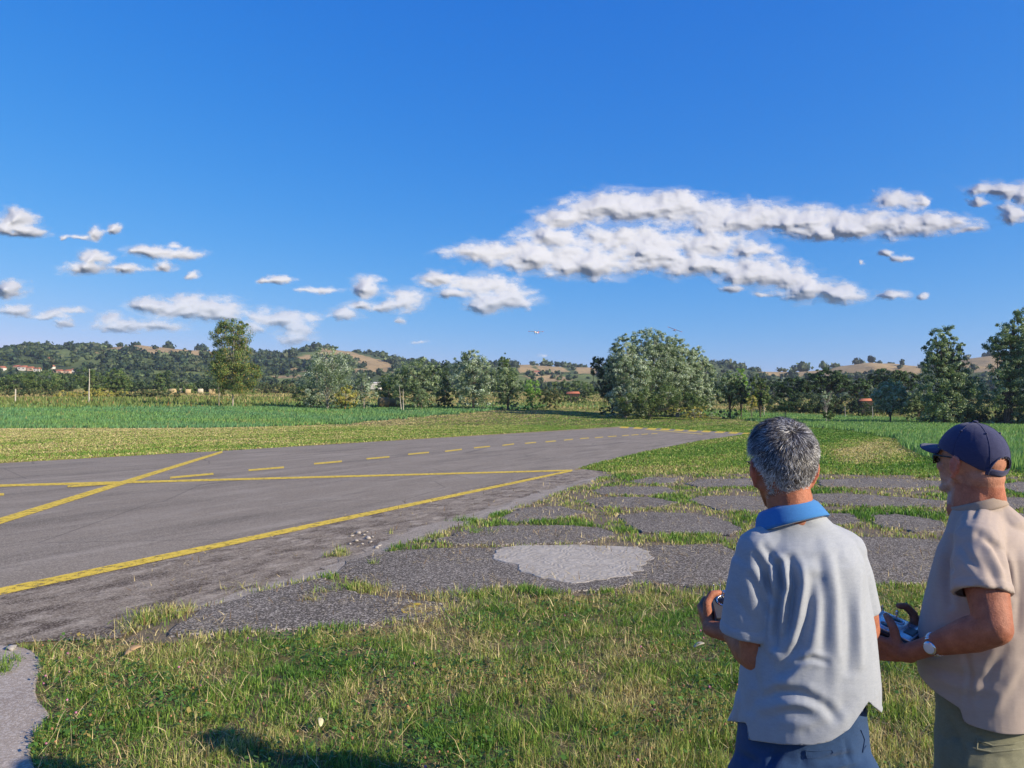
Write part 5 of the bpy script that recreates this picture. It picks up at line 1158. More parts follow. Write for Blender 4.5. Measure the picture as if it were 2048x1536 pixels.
def head(B, C, M, ears=(1, 1)):
    """C cranium centre, M columns right, forward, up"""
    def L(x, y, z): return C+M@Vector((x, y, z))
    B.ell(C, (.074, .095, .094), M); B.ell(L(0, -.012, .008), (.0745, .089, .088), M); B.ell(L(0, -.035, -.035), (.060, .055, .055), M)
    B.ell(L(0, .042, -.045), (.058, .052, .078), M); B.ell(L(0, .062, .012), (.056, .034, .034), M)
    B.ell(L(0, .052, -.098), (.034, .040, .026), M); B.ell(L(0, .082, -.112), (.019, .016, .015), M)
    for s in (-1, 1):
        B.cap(L(s*.052, -.010, -.060), .018, L(s*.022, .070, -.108), .015)
        B.ell(L(s*.040, .066, -.038), (.020, .018, .016), M); B.cap(L(s*.030, .083, -.004), .010, L(s*.030, .083, -.004)+M@Vector((0, .002, 0)), .010)
        B.cap(L(s*.012, .086, .012), .009, L(s*.045, .074, .016), .008)
        if ears[0 if s < 0 else 1]:
            # ear: rim, lobe and bowl standing off the skull
            pts = [(.072, .004, -.060), (.077, -.006, -.052), (.084, -.018, -.034), (.087, -.025, -.014), (.086, -.021, .001), (.082, -.008, .008), (.077, .004, .002), (.074, .007, -.010)]
            for a, b in zip(pts[:-1], pts[1:]): B.cap(L(s*a[0], a[1], a[2]), .0052, L(s*b[0], b[1], b[2]), .0052, k=10)
            Me = M@Matrix.Rotation(s*-.5, 3, 'Z'); B.ell(L(s*.0775, -.008, -.023), (.0065, .019, .028), Me); B.ell(L(s*.074, .001, -.058), (.006, .009, .010), M)
    B.cap(L(0, .090, .004), .008, L(0, .112, -.034), .0095); B.ell(L(0, .106, -.040), (.0165, .012, .009), M)
    B.ell(L(0, .088, -.068), (.023, .012, .006), M); B.ell(L(0, .087, -.079), (.020, .011, .006), M)
def person_obj(name, root, V, F, mat, colr=None, thick=0, sub=0):
    inv = np.array(root.location); o = npmesh(name, V-inv, F, mat, root, colr=colr, smooth_=True)
    if thick: q = o.modifiers.new('t', 'SOLIDIFY'); q.thickness = thick; q.offset = -1; q.use_even_offset = False
    return o
def simple_part(name, root, B, mat):
    V = np.vstack(B.V); F = np.vstack(B.F); return person_obj(name, root, V, F, mat)
def grid_part(name, root, G_, mat, closed_u=False, thick=0, mask=None, sub=False):
    """G_ array (nu, nv, 3)"""
    nu, nv = G_.shape[:2]; idx = np.arange(nu*nv).reshape(nu, nv); A = idx if closed_u else idx[:-1]; Bq = np.roll(idx, -1, 0) if closed_u else idx[1:]
    F = np.stack([A[:, :-1], Bq[:, :-1], Bq[:, 1:], A[:, 1:]], -1).reshape(-1, 4)
    if mask is not None: F = F[mask(F)]
    return person_obj(name, root, G_.reshape(-1, 3), F, mat, thick=thick)
def radio(loc, M, label, plate, seed):
    root = empty('radio_transmitter', loc, label, 'radio control')
    root.rotation_mode = 'QUATERNION'; root.rotation_quaternion = M.to_quaternion()
    def rbox(name, c, s, mat, bev=.008, parent=root, taper=None):
        bm = bmesh.new(); bmesh.ops.create_cube(bm, size=1); 
        for v in bm.verts:
            v.co = Vector((v.co.x*s[0], v.co.y*s[1], v.co.z*s[2]))
            if taper and v.co.z < 0: v.co.x *= taper; v.co.y *= taper
        bmesh.ops.bevel(bm, geom=bm.edges[:], offset=bev, segments=3, profile=.6, affect='EDGES'); bmesh.ops.translate(bm, verts=bm.verts, vec=Vector(c))
        me = bpy.data.meshes.new(name); bm.to_mesh(me); bm.free(); me.materials.append(mat); [setattr(p, 'use_smooth', True) for p in me.polygons]
        o = bpy.data.objects.new(name, me); col.objects.link(o); o.parent = parent; return o
    rbox('case', (0, 0, -.012), (.178, .150, .050), M_dark, .016, taper=.88)
    rbox('face_plate', (0, .004, .0145), (.166, .130, .008), plate, .003)
    rbox('screen', (0, -.040, .0195), (.070, .030, .003), M_dkgrey, .001); rbox('carry_handle', (0, .082, .004), (.080, .008, .010), M_steel, .003)
    for sx in (-1, 1):
        B = Blob(); k = 28
        for j in range(k):
            a, b = 2*math.pi*j/k, 2*math.pi*(j+1)/k; B.cap((sx*.044+.024*math.cos(a), .018+.024*math.sin(a), .0195), .0028, (sx*.044+.024*math.cos(b), .018+.024*math.sin(b), .0195), .0028, k=6)
        o = npmesh('gimbal_ring', np.vstack(B.V), np.vstack(B.F), M_white if plate is M_plate else M_steel, root, smooth_=True)
        B = Blob(); B.ell((sx*.044, .018, .017), (.021, .021, .006)); o = npmesh('gimbal_bowl', np.vstack(B.V), np.vstack(B.F), M_dark, root, smooth_=True)
        B = Blob(); B.cap((sx*.044, .018, .018), .0028, (sx*.046, .022, .040), .0026, k=8); B.cap((sx*.046, .022, .040), .0045, (sx*.0465, .0225, .046), .0045, k=10); npmesh('stick', np.vstack(B.V), np.vstack(B.F), M_steel, root, smooth_=True)
        for q in range(3):
            B = Blob(); x = sx*(.030+.020*q); B.cap((x, .064, .014), .0040, (x, .066, .018), .0040, k=8); B.cap((x, .066, .018), .0018, (x, .072, .036), .0024, k=8); npmesh('switch', np.vstack(B.V), np.vstack(B.F), M_steel, root, smooth_=True)
    B = Blob(); B.cap((.02, .088, .002), .005, (.045, .135, .03), .004, k=8); npmesh('antenna', np.vstack(B.V), np.vstack(B.F), M_dark, root, smooth_=True)
    return root
def shoes(B, ankle, fw):
    B.ell(ankle+fw*.07+Vector((0, 0, -.035)), (.048, .145, .042), frame(fw)); B.ell(ankle+Vector((0, 0, -.01)), (.045, .055, .05), frame(fw))

# ---- the man with grey hair and a grey polo shirt
def man_grey():
    S = Sight(1605, 2.0); ph = R(26); f = S.fwd(ph); r = S.right(ph); Z = Vector((0, 0, 1))
    foot = S.P(1605, 1500, 0); foot.z = 0
    root = empty('person', foot, 'man with grey hair, grey shirt with blue collar and jeans, holding a transmitter', 'person')
    hp = R(16); Mh = frame(S.fwd(hp)-Z*.10); HC = S.P(1565, 926, .0)
    shl = S.P(1519, 1104, -.07); ell = S.P(1515, 1312, -.07); wrl = S.P(1466, 1270, .13)
    shr = S.P(1690, 1106, .07); elr = S.P(1724, 1256, .10); wrr = S.P(1560, 1262, .27)
    # body: one surface
    B = Blob(); head(B, HC, Mh)
    nb = S.P(1590, 1052, -.02); B.cap(HC+Mh@Vector((0, -.02, -.05)), .057, nb, .062); B.cap(nb, .058, S.P(1600, 1120, .01), .070)
    rings = [(S.P(1606, v, 0), a, b, r, f) for v, a, b in ((1075, .10, .07), (1120, .145, .095), (1200, .14, .105), (1300, .15, .12), (1400, .145, .115), (1500, .145, .11), (1545, .14, .105))]
    B.loft(rings)
    for sh_, el_, wr_ in ((shl, ell, wrl), (shr, elr, wrr)):
        B.chain([(sh_+Vector((0, 0, -.025)), .044), (sh_.lerp(el_, .45), .048), (sh_.lerp(el_, .75), .051), (el_, .045)]); B.cap(el_, .0455, el_+(wr_-el_)*.32, .048); B.cap(el_+(wr_-el_)*.32, .048, wr_, .029)
    hipc = S.P(1604, 1520, 0)
    for s in (-1, 1):
        h = hipc+r*s*.085; kn = Vector((foot.x, foot.y, .46))+r*s*.12+f*.03; an = Vector((foot.x, foot.y, .09))+r*s*.14
        if s < 0: kn = kn-r*.03; an = an-r*.06
        B.chain([(h, .085), (kn, .052), (an, .038)]); B.cap(an, .036, an+f*.12+Vector((0, 0, -.05)), .03)
    RC = S.P(1480, 1220, .27); rp = R(16); fR = S.fwd(rp); tilt = (Z*.86-fR*.50).normalized()
    MR = frame(fR+Z*.45)   # case tipped towards the holder
    rl = MR@Vector((-.085, -.012, -.012)); rr = MR@Vector((.085, -.012, -.012)); dl = MR@Vector((0, 1, 0)); xl = MR@Vector((1, 0, 0)); nu = MR@Vector((0, 0, 1))
    wl = RC+rl+xl*-.012-dl*.045-nu*.012
    B.cap(wrl, .027, wl, .025)
    hand(B, wl, (dl*.9-nu*.25-xl*.1), (-xl*.95-nu*.25), 1, (.55, .75, .5), thumb=[(nu*.8+dl*.5-xl*.1), (nu*.45+dl*.6+xl*.45), (dl*.35+xl*.9-nu*.05)], size=1.0)
    wr2 = RC+rr+xl*.012-dl*.045-nu*.012; B.cap(wrr, .027, wr2, .025)
    hand(B, wr2, (dl*.9-nu*.25+xl*.1), (xl*.95-nu*.25), -1, (.55, .75, .5), thumb=[(nu*.8+dl*.5+xl*.1), (nu*.45+dl*.6-xl*.45), (dl*.35-xl*.9-nu*.05)], size=1.0)
    V, F = B.remesh(.0050, 3)
    n = len(V); c = np.tile([.36, .140, .080], (n, 1)); hv = (V-np.array(HC))@np.array(Mh)
    ear = (np.abs(hv[:, 0]) > .076) & (np.abs(hv[:, 2]) < .07); c[ear] = [.50, .17, .11]
    person_obj('body', root, V, F, M_skin, c)
    # shirt
    B = Blob()
    rg = [(1020, 1588, .066, .062), (1040, 1593, .084, .072), (1064, 1599, .112, .084), (1084, 1602, .134, .100), (1120, 1608, .150, .118), (1180, 1614, .152, .128), (1240, 1618, .160, .138), (1300, 1618, .167, .145), (1360, 1617, .175, .152), (1420, 1615, .178, .156), (1480, 1612, .174, .155), (1540, 1611, .172, .152)]
    B.loft([(S.P(u, v, -.005), a, b, r, f) for v, u, a, b in rg], 56, 2.25)
    SL = [(shl+Z*.012+S.vec(.02, 0), .052), (S.P(1510, 1135, -.072), .063), (S.P(1503, 1190, -.075), .0665), (S.P(1496, 1268, -.072), .0715)]
    SR = [(shr+Z*.006, .050), (S.P(1700, 1150, .075), .058), (S.P(1716, 1226, .085), .058)]
    B.tube(SL); B.cap(S.P(1580, 1078, -.03), .060, shl+Z*.006, .058); B.cap(shl+Z*.004, .060, S.P(1510, 1150, -.072), .060); B.tube(SR); B.cap(S.P(1620, 1075, .02), .058, shr+Z*.006, .056)
    B.cap(S.P(1712, 1376, .02), .030, S.P(1745, 1396, .03), .017); B.cap(S.P(1745, 1396, .03), .016, S.P(1762, 1418, .04), .007)
    B.cap(S.P(1500, 1400, -.04), .04, S.P(1486, 1432, -.02), .03); B.cap(S.P(1486, 1428, -.02), .03, S.P(1462, 1446, 0), .012)
    B.ell(S.P(1610, 1046, -.035), (.048, .040, .030)); B.ell(S.P(1585, 1050, -.04), (.048, .035, .028))
    V, F = B.remesh(.0048, 5)
    L = [([(1558, 1128), (1560, 1180), (1555, 1240), (1550, 1292)], 6, -.020), ([(1580, 1120), (1590, 1170), (1582, 1230), (1562, 1300)], 8, -.014), ([(1628, 1160), (1618, 1230), (1600, 1290), (1560, 1340)], 10, -.012), ([(1608, 1130), (1604, 1180), (1590, 1240)], 8, .006),
         ([(1596, 1322), (1625, 1316), (1652, 1324)], 5, -.006), ([(1560, 1352), (1600, 1326)], 7, -.005), ([(1560, 1385), (1610, 1392), (1650, 1412), (1672, 1436)], 8, -.008), ([(1520, 1396), (1560, 1384), (1600, 1380)], 8, -.006), ([(1530, 1420), (1590, 1405), (1640, 1412)], 9, .006),
         ([(1650, 1090), (1668, 1180), (1672, 1280), (1668, 1380)], 10, .005), ([(1690, 1130), (1700, 1240), (1698, 1340)], 8, -.006), ([(1722, 1150), (1716, 1230), (1722, 1330)], 7, .005), ([(1640, 1120), (1648, 1200), (1646, 1300)], 8, -.006), ([(1676, 1110), (1684, 1200), (1686, 1300)], 6, -.004),
         ([(1512, 1110), (1530, 1150), (1548, 1200)], 7, -.008), ([(1528, 1092), (1552, 1130), (1566, 1180)], 6, -.007), ([(1500, 1150), (1520, 1190), (1540, 1230)], 6, -.005), ([(1548, 1150), (1560, 1200), (1562, 1260)], 7, .006), ([(1470, 1190), (1500, 1240)], 8, -.004),
         ([(1505, 1330), (1515, 1380), (1500, 1420)], 8, -.006), ([(1700, 1400), (1660, 1440), (1610, 1462)], 9, -.004), ([(1560, 1440), (1620, 1452), (1680, 1430)], 10, .004)]
    L = [(p_, w_*1.12, a_*.92) for p_, w_, a_ in L]; V = folds(V, F, L, .0016, (9, 9, 3), seed=7)
    V = hem_ridge(V, SL[-1][0], SL[-1][0]-SL[-2][0], SL[-1][1]); V, F = open_end(V, F, SL[-1][0], SL[-1][0]-SL[-2][0], SL[-1][1]); V, F = open_end(V, F, SR[-1][0], SR[-1][0]-SR[-2][0], SR[-1][1])
    u, v = proj(V); hx = [1400, 1460, 1494, 1497, 1560, 1620, 1660, 1700, 1726, 1738, 1744, 1770, 1800]; hv_ = [1446, 1442, 1446, 1480, 1489, 1491, 1484, 1458, 1420, 1402, 1410, 1430, 1430]
    f_ = np.interp(u, hx, hv_)-v; k = S.D*math.cos(S.a)/FPX
    V, F, _ = cutmesh(V, F, f_, lambda m, q: np.stack([0*q, 0*q, -q*k], -1)*-1*-1 if False else np.stack([0*q, 0*q, -q*k], -1))
    person_obj('shirt', root, V, F, M_grey, thick=.0022)
    # collar: folded band round the neck, falling to the left
    CC = S.P(1580, 1037, -.012); axis = (Z+S.vec(-.33, .20)).normalized(); Mc = frame((S.fwd(R(20))-axis*S.fwd(R(20)).dot(axis)).normalized(), axis)
    nu_ = 90; G_ = np.zeros((nu_, 9, 3))
    for i in range(nu_):
        t = -math.pi/2+math.radians(14)+(2*math.pi-math.radians(28))*i/(nu_-1)+math.pi      # open at the front
        gap = math.cos(t-math.pi/2)  # +1 at the front
        for j in range(9):
            q = j/8
            if q < .35: rr = .0645+.004*(q/.35); zz = .012+.022*(q/.35)
            else: w = (q-.35)/.65; rr = .0685+.006*math.sin(min(1, w*3)*math.pi/2)+.020*w+.012*w*max(0, gap); zz = .034-.052*w-.028*w*max(0, gap)**2
            p = CC+Mc@Vector((rr*1.02*math.cos(t), rr*1.0*math.sin(t), zz)); G_[i, j] = p
    grid_part('collar', root, G_, M_collar, thick=.0022)
    B = Blob(); k_ = 60
    for i in range(k_):
        a, b = 2*math.pi*i/k_, 2*math.pi*(i+1)/k_
        pa = CC+Mc@Vector((.083*math.cos(a), .082*math.sin(a), -.017)); pb = CC+Mc@Vector((.083*math.cos(b), .082*math.sin(b), -.017)); B.cap(pa, .0022, pb, .0022, k=6)
    simple_part('neck_tape', root, B, M_white)
    # jeans
    B = Blob(); hv2 = [(S.P(1604, v, 0), a, b, r, f) for v, a, b in ((1370, .154, .124), (1440, .162, .134), (1480, .167, .140), (1520, .172, .146), (1560, .172, .142), (1600, .165, .13))]
    B.loft(hv2, 48, 2.2)
    for s in (-1, 1):
        h = hipc+r*s*.088-Z*.05; kn = Vector((foot.x, foot.y, .46))+r*s*.12+f*.03; an = Vector((foot.x, foot.y, .07))+r*s*.14
        if s < 0: kn = kn-r*.03; an = an-r*.06; h = h-r*.012
        B.chain([(h, .100), (kn, .070), (an, .058)])
    B.ell(hipc+f*-.07+r*.08-Z*.02, (.09, .085, .10)); B.ell(hipc+f*-.07-r*.08-Z*.02, (.09, .085, .10))
    V, F = B.remesh(.0085, 3); V = folds(V, F, [([(1560, 1500), (1535, 1536)], 7, -.007), ([(1640, 1522), (1700, 1510)], 6, -.006), ([(1660, 1536), (1715, 1522)], 6, .006), ([(1480, 1510), (1520, 1530)], 7, -.006), ([(1690, 1480), (1700, 1530)], 4, -.004), ([(1600, 1500), (1610, 1536)], 5, -.003)], .0018, (12, 12, 12), 9)
    f_ = V[:, 2]-.045; V, F, _ = cutmesh(V, F, f_, lambda m, q: np.stack([0*q, 0*q, -q], -1)); f_ = S.P(1604, 1398, 0).z-V[:, 2]
    V, F, _ = cutmesh(V, F, f_, lambda m, q: np.stack([0*q, 0*q, q], -1)); person_obj('jeans', root, V, F, M_denim, thick=.003)
    # rear pocket: flap edge and stitched outline sitting on the seat
    def surf(u, v):
        uu, vv = proj(V); m = np.abs(uu-u)+np.abs(vv-v); N_ = V[:, 1]+V[:, 0]*.4; idx = np.argsort(m)[:12]; return Vector(V[idx[np.argmin(N_[idx])]])
    B = Blob(); pk = [(1612, 1497), (1640, 1500), (1668, 1494), (1670, 1503), (1664, 1512), (1634, 1516), (1612, 1510)]
    pp = [surf(*q)-S.ed*.003 for q in pk]
    for a, b in zip(pp, pp[1:]+pp[:1]): B.cap(a+S.ed*.002, .0009, b+S.ed*.002, .0009, k=6)
    simple_part('rear_pocket', root, B, M_denim)
    B = Blob(); pk = [(1728, 1460), (1733, 1478), (1730, 1500), (1735, 1488)]; pp = [surf(*q)-S.ed*.003 for q in pk]
    for a, b in zip(pp[:-1], pp[1:]): B.cap(a, .0016, b, .0016, k=6)
    simple_part('side_pocket', root, B, M_denim)
    for s in (-1, 1):
        B = Blob(); an = Vector((foot.x, foot.y, .085))+r*s*.14
        if s < 0: an = an-r*.06
        shoes(B, an, f); V2, F2 = B.remesh(.007, 2); V2[:, 2] = np.maximum(V2[:, 2], .002); person_obj('shoe', root, V2, F2, M_shoe)
    # glasses: only the arms and the rims at the front
    B = Blob(); q = lambda x, y, z: HC+Mh@Vector((x, y, z))
    for s in (-1, 1):
        B.cap(q(s*.082, -.012, .004), .0015, q(s*.074, .088, .006), .0018, k=8); cx = s*.034
        for i in range(16):
            a, b = 2*math.pi*i/16, 2*math.pi*(i+1)/16; B.cap(q(cx+.026*math.cos(a), .106, -.004+.017*math.sin(a)), .0014, q(cx+.026*math.cos(b), .106, -.004+.017*math.sin(b)), .0014, k=6)
        B.cap(q(s*.060, .106, 0), .0014, q(s*.074, .088, .006), .0018, k=8)
    B.cap(q(-.008, .107, 0), .0014, q(.008, .107, 0), .0014, k=6); simple_part('glasses', root, B, M_dkgrey)
    for s in (-1, 1):
        B = Blob(); B.ell(q(s*.030, .080, -.006), (.0125, .0125, .0125)); simple_part('eye', root, B, M_eye)
    # hair: a short dense pelt, whorl at the crown
    n = 85000; d = rng.normal(0, 1, (n, 3)); d /= np.linalg.norm(d, axis=1, keepdims=True)
    el_ = np.arcsin(d[:, 2]); yf = d[:, 1]
    rad = np.array([.0795, .101, .099]); P = d*rad; P[:, 1] -= .004; P[:, 2] += .004
    line = np.where(yf > .25, .25+.8*(yf-.25)*1.1, np.where(yf > -.15, -.34+.9*(yf+.15)*1.0, -.84-.10*smooth(-.3, -.8, yf)))   # hairline height by direction
    aroundear = (np.abs(d[:, 0]) > .55) & (yf > -.52) & (yf < .25); line = np.where(aroundear, np.maximum(line, -.10+.45*smooth(-.45, -.05, yf)), line)
    line = line+.06*fbm(d[:, 0]*8, d[:, 1]*8, 2, 77)
    k = d[:, 2] > line; d = d[k]; P = P[k]; n = len(P); low = smooth(-.1, -.6, d[:, 2])
    P *= (1-.16*low[:, None]*np.array([1, .9, 0])); P[:, 2] *= np.where(P[:, 2] < 0, 1.30, 1)
    Wh = np.array([.12, -.62, .62]); Wh = Wh/np.linalg.norm(Wh)
    flow = d-Wh*(d@Wh)[:, None]; flow = flow/np.maximum(np.linalg.norm(flow, axis=1, keepdims=True), .05); swirl = np.cross(np.tile(Wh, (n, 1)), d)
    fl = flow+.55*swirl*smooth(.6, 1, d@Wh)[:, None]+np.array([0, 0, -.55])*smooth(.45, -.3, d[:, 2])[:, None]+np.array([0, .35, 0])*smooth(.3, .9, d[:, 2])[:, None]*smooth(-.2, .4, d[:, 1])[:, None]
    cl = np.stack([fbm(P[:, 0]*55, P[:, 2]*55+P[:, 1]*40, 3, 5), fbm(P[:, 0]*55+9, P[:, 2]*55+P[:, 1]*40, 3, 6), fbm(P[:, 1]*60, P[:, 2]*50, 3, 7)], -1)
    fl = fl+cl*2.1+rng.normal(0, .40, (n, 3)); fl -= d*(fl*d).sum(1, keepdims=True); fl /= np.linalg.norm(fl, axis=1, keepdims=True)
    up_ = (.12+.42*smooth(.1, .8, d[:, 2])+.22*rng.random(n))[:, None]; Lh = (.015+.016*smooth(-.3, .7, d[:, 2])+.007*rng.random(n)+.010*smooth(.5, .9, d[:, 2])*(d[:, 1] > -.2))[:, None]
    dir0 = fl+d*up_*1.5; dir0 /= np.linalg.norm(dir0, axis=1, keepdims=True); dir1 = fl+d*up_*.1; dir1 /= np.linalg.norm(dir1, axis=1, keepdims=True)
    p0 = P; p1 = p0+dir0*Lh*.5; p2 = p1+dir1*Lh*.55; sd_ = np.cross(fl, d+rng.normal(0, .4, (n, 3))); sd_ /= np.linalg.norm(sd_, axis=1, keepdims=True); w = (.00045+.00025*rng.random(n))[:, None]
    Vh = np.stack([p0-sd_*w, p0+sd_*w, p1+sd_*w, p1-sd_*w, p2], 1).reshape(-1, 3); i = np.arange(n)[:, None]*5
    top = smooth(.05, .55, d@Wh)*.85; rnd = rng.random(n)+.5*fbm(P[:, 0]*70, P[:, 2]*70, 3, 8)
    dk = np.array([.042, .034, .032]); md = np.array([.20, .195, .20]); lt = np.array([.66, .66, .68])
    pd = .12+.55*top; c = np.where((rnd < pd)[:, None], dk, np.where((rnd < pd+.25)[:, None], md, lt))*(1+rng.normal(0, .12, n))[:, None]
    Vh = Vh@np.array(Mh).T+np.array(HC); Fh = [np.concatenate([i, i+1, i+2, i+3], 1), np.concatenate([i+3, i+2, i+4], 1)]
    # scalp pelt below the strands
    ns = 90; th = np.linspace(0, 2*np.pi, ns, endpoint=False); el2 = np.linspace(math.pi/2, -1.15, 52); T, E = np.meshgrid(th, el2, indexing='ij'); dd = np.stack([np.cos(E)*np.cos(T), np.cos(E)*np.sin(T), np.sin(E)], -1)
    ln2 = np.where(dd[..., 1] > .25, .25+.88*(dd[..., 1]-.25), np.where(dd[..., 1] > -.15, -.34+.9*(dd[..., 1]+.15), -.84-.10*smooth(-.3, -.8, dd[..., 1])))
    ae = (np.abs(dd[..., 0]) > .55) & (dd[..., 1] > -.52) & (dd[..., 1] < .25); ln2 = np.where(ae, np.maximum(ln2, -.10+.45*smooth(-.45, -.05, dd[..., 1])), ln2)
    ok = dd[..., 2] > ln2; Ps = dd*rad*np.where(ok, 1.012, .90)[..., None]; Ps[..., 1] -= .004; Ps[..., 2] += .004; lw = smooth(-.1, -.6, dd[..., 2])[..., None]; Ps *= (1-.16*lw*np.array([1, .9, 0])); Ps[..., 2] *= np.where(Ps[..., 2] < 0, 1.30, 1)
    Ps = Ps.reshape(-1, 3)@np.array(Mh).T+np.array(HC); nv = 52; ix = np.arange(ns*nv).reshape(ns, nv); A = ix; Bq = np.roll(ix, -1, 0); Fs = np.stack([A[:, :-1], A[:, 1:], Bq[:, 1:], Bq[:, :-1]], -1).reshape(-1, 4)
    Fs = Fs[ok.ravel()[Fs].any(1)]
    Vall = np.vstack([Vh, Ps]); call = np.vstack([np.repeat(c, 5, 0), np.tile([.10, .095, .10], (len(Ps), 1))])
    mh = bpy.data.materials.new('grey_hair'); mh.use_nodes = True; nt = mh.node_tree; b = nt.nodes['Principled BSDF']; ln(nt, nd(nt, 'ShaderNodeAttribute', attribute_name='col').outputs['Color'], b.inputs['Base Color']); b.inputs['Roughness'].default_value = .42; b.inputs['Specular IOR Level'].default_value = .45
    o = npmesh('hair', Vall-np.array(root.location), [Fh[0], Fh[1], Fs+len(Vh)], mh, root, colr=np.clip(call, .005, .8), smooth_=False)
    radio(RC, MR, 'dark radio transmitter in the hands of the man in the grey shirt', M_dkgrey, 1)
    return S
man_grey()

# ---- the man with the navy cap and the beige shirt
def man_cap():
    S = Sight(1965, 2.3); ph = R(72); f = S.fwd(ph); r = S.right(ph); Z = Vector((0, 0, 1))
    foot = S.P(1970, 1500, 0); foot.z = 0
    root = empty('person', foot, 'man in a navy cap and beige shirt with a steel watch, holding a radio transmitter', 'person')
    hp = R(52); Mh = frame(S.fwd(hp)+Z*.11); HC = S.P(1944, 915, .0); q = lambda x, y, z: HC+Mh@Vector((x, y, z))
    shl = S.P(1957, 1090, -.155); ell = S.P(1988, 1256, -.27); wrl = S.P(1864, 1291, -.19)
    shr = S.P(2000, 1088, .165); elr = S.P(1960, 1255, .20); wrr = S.P(1842, 1250, .11)
    B = Blob(); head(B, HC, Mh); nb = S.P(1950, 1020, 0)
    B.cap(q(0, -.02, -.055), .062, nb, .070); B.ell(q(0, -.040, -.050), (.062, .058, .055), Mh); B.cap(q(0, -.045, -.06), .050, S.P(1972, 1005, 0), .056); B.cap(nb, .070, S.P(1965, 1080, 0), .09); B.cap(q(0, .03, -.11), .035, S.P(1925, 1020, 0), .045)
    B.loft([(S.P(u, v, 0), a, b, r, f) for v, u, a, b in ((1060, 1972, .11, .085), (1110, 1980, .15, .115), (1200, 1974, .155, .14), (1290, 1968, .16, .15), (1380, 1970, .14, .115), (1460, 1972, .145, .105), (1500, 1972, .14, .10))])
    for sh_, el_, wr_ in ((shl, ell, wrl), (shr, elr, wrr)):
        B.chain([(sh_+Vector((0, 0, -.02)), .050), (sh_.lerp(el_, .5), .056), (el_, .047)]); B.cap(el_, .0475, el_+(wr_-el_)*.35, .050); B.cap(el_+(wr_-el_)*.35, .050, wr_, .031)
    hipc = S.P(1972, 1450, 0)
    for s in (-1, 1):
        h = hipc+r*s*.085-Z*.06; kn = Vector((foot.x, foot.y, .46))+r*s*.11+f*.03; an = Vector((foot.x, foot.y, .09))+r*s*.12
        B.chain([(h, .088), (kn, .055), (an, .040)]); B.cap(an, .038, an+f*.12+Vector((0, 0, -.05)), .03)
    RC = S.P(1792, 1262, -.05); rp = R(80); fR = S.fwd(rp); MR = frame(fR+Z*.30); xl = MR@Vector((1, 0, 0)); dl = MR@Vector((0, 1, 0)); nu = MR@Vector((0, 0, 1))
    wl = RC+MR@Vector((-.103, -.060, -.018)); B.cap(wrl, .029, wl, .027)
    hand(B, wl, (dl*.90-nu*.22-xl*.05), (-xl*.95-nu*.25), 1, (.40, .70, .55), thumb=[(nu*.8+dl*.45+xl*.1), (nu*.35+dl*.6+xl*.5), (dl*.45+xl*.8-nu*.05)], size=1.06)
    wr2 = RC+MR@Vector((.103, -.060, -.014)); B.cap(wrr, .029, wr2, .027)
    hand(B, wr2, (dl*.90-nu*.22+xl*.05), (xl*.95-nu*.25), -1, (.40, .70, .55), thumb=[(nu*.9+dl*.4-xl*.1), (nu*.5+dl*.6-xl*.5), (dl*.5-xl*.8-nu*.05)], size=1.06)
    V, F = B.remesh(.0050, 3); n = len(V); hv = (V-np.array(HC))@np.array(Mh)
    c = np.tile([.32, .125, .075], (n, 1)); hd = (hv[:, 2] > -.15) & (np.linalg.norm(hv, axis=1) < .2)
    c[hd] = [.47, .225, .145]; neck = (np.linalg.norm(hv, axis=1) < .30) & (hv[:, 2] < -.075); c[neck] = [.42, .165, .10]
    st_ = hd & (hv[:, 1] > .0) & (hv[:, 2] < -.055); w = (.55*smooth(-.05, -.09, hv[:, 2])*smooth(-.005, .03, hv[:, 1]))[:, None]*(rng.random((n, 1))*.6+.6); c = np.where(st_[:, None], c*(1-np.clip(w, 0, 1))+np.array([.50, .47, .45])*np.clip(w, 0, 1), c)
    ear = (np.abs(hv[:, 0]) > .077) & (np.abs(hv[:, 2]) < .07); c[ear] = [.55, .19, .13]
    arm = (np.array([((V[i]-np.array(S.P(1940, 1270, 0)))**2).sum() for i in range(0)]) if False else None)
    person_obj('body', root, V, F, M_skin, c)
    # shirt
    B = Blob(); rg = [(1008, 1956, .066, .068, .0), (1034, 1962, .095, .082, 0), (1062, 1974, .135, .105, 0), (1100, 1981, .158, .136, 0), (1150, 1978, .165, .152, 0), (1200, 1973, .172, .163, 0), (1260, 1967, .178, .171, 0), (1310, 1964, .180, .173, 0), (1370, 1966, .182, .170, 0), (1430, 1970, .182, .165, 0), (1480, 1972, .178, .160, 0)]
    B.loft([(S.P(u, v, d_), a, b, r, f) for v, u, a, b, d_ in rg], 56, 2.2)
    SL = [(shl+Z*.010, .056), (S.P(1957, 1125, -.185), .072), (S.P(1964, 1187, -.222), .0765)]
    SR = [(shr+Z*.006, .055), (S.P(1995, 1150, .175), .066), (S.P(1990, 1190, .18), .067)]
    B.cap(S.P(1983, 1010, 0), .036, S.P(2000, 1050, 0), .07); B.tube(SL); B.cap(S.P(1962, 1056, -.05), .066, shl+Z*.010, .063); B.cap(shl+Z*.006, .066, S.P(1957, 1130, -.182), .066); B.tube(SR); B.cap(S.P(1985, 1056, .05), .064, shr+Z*.01, .060)
    V, F = B.remesh(.0050, 5)
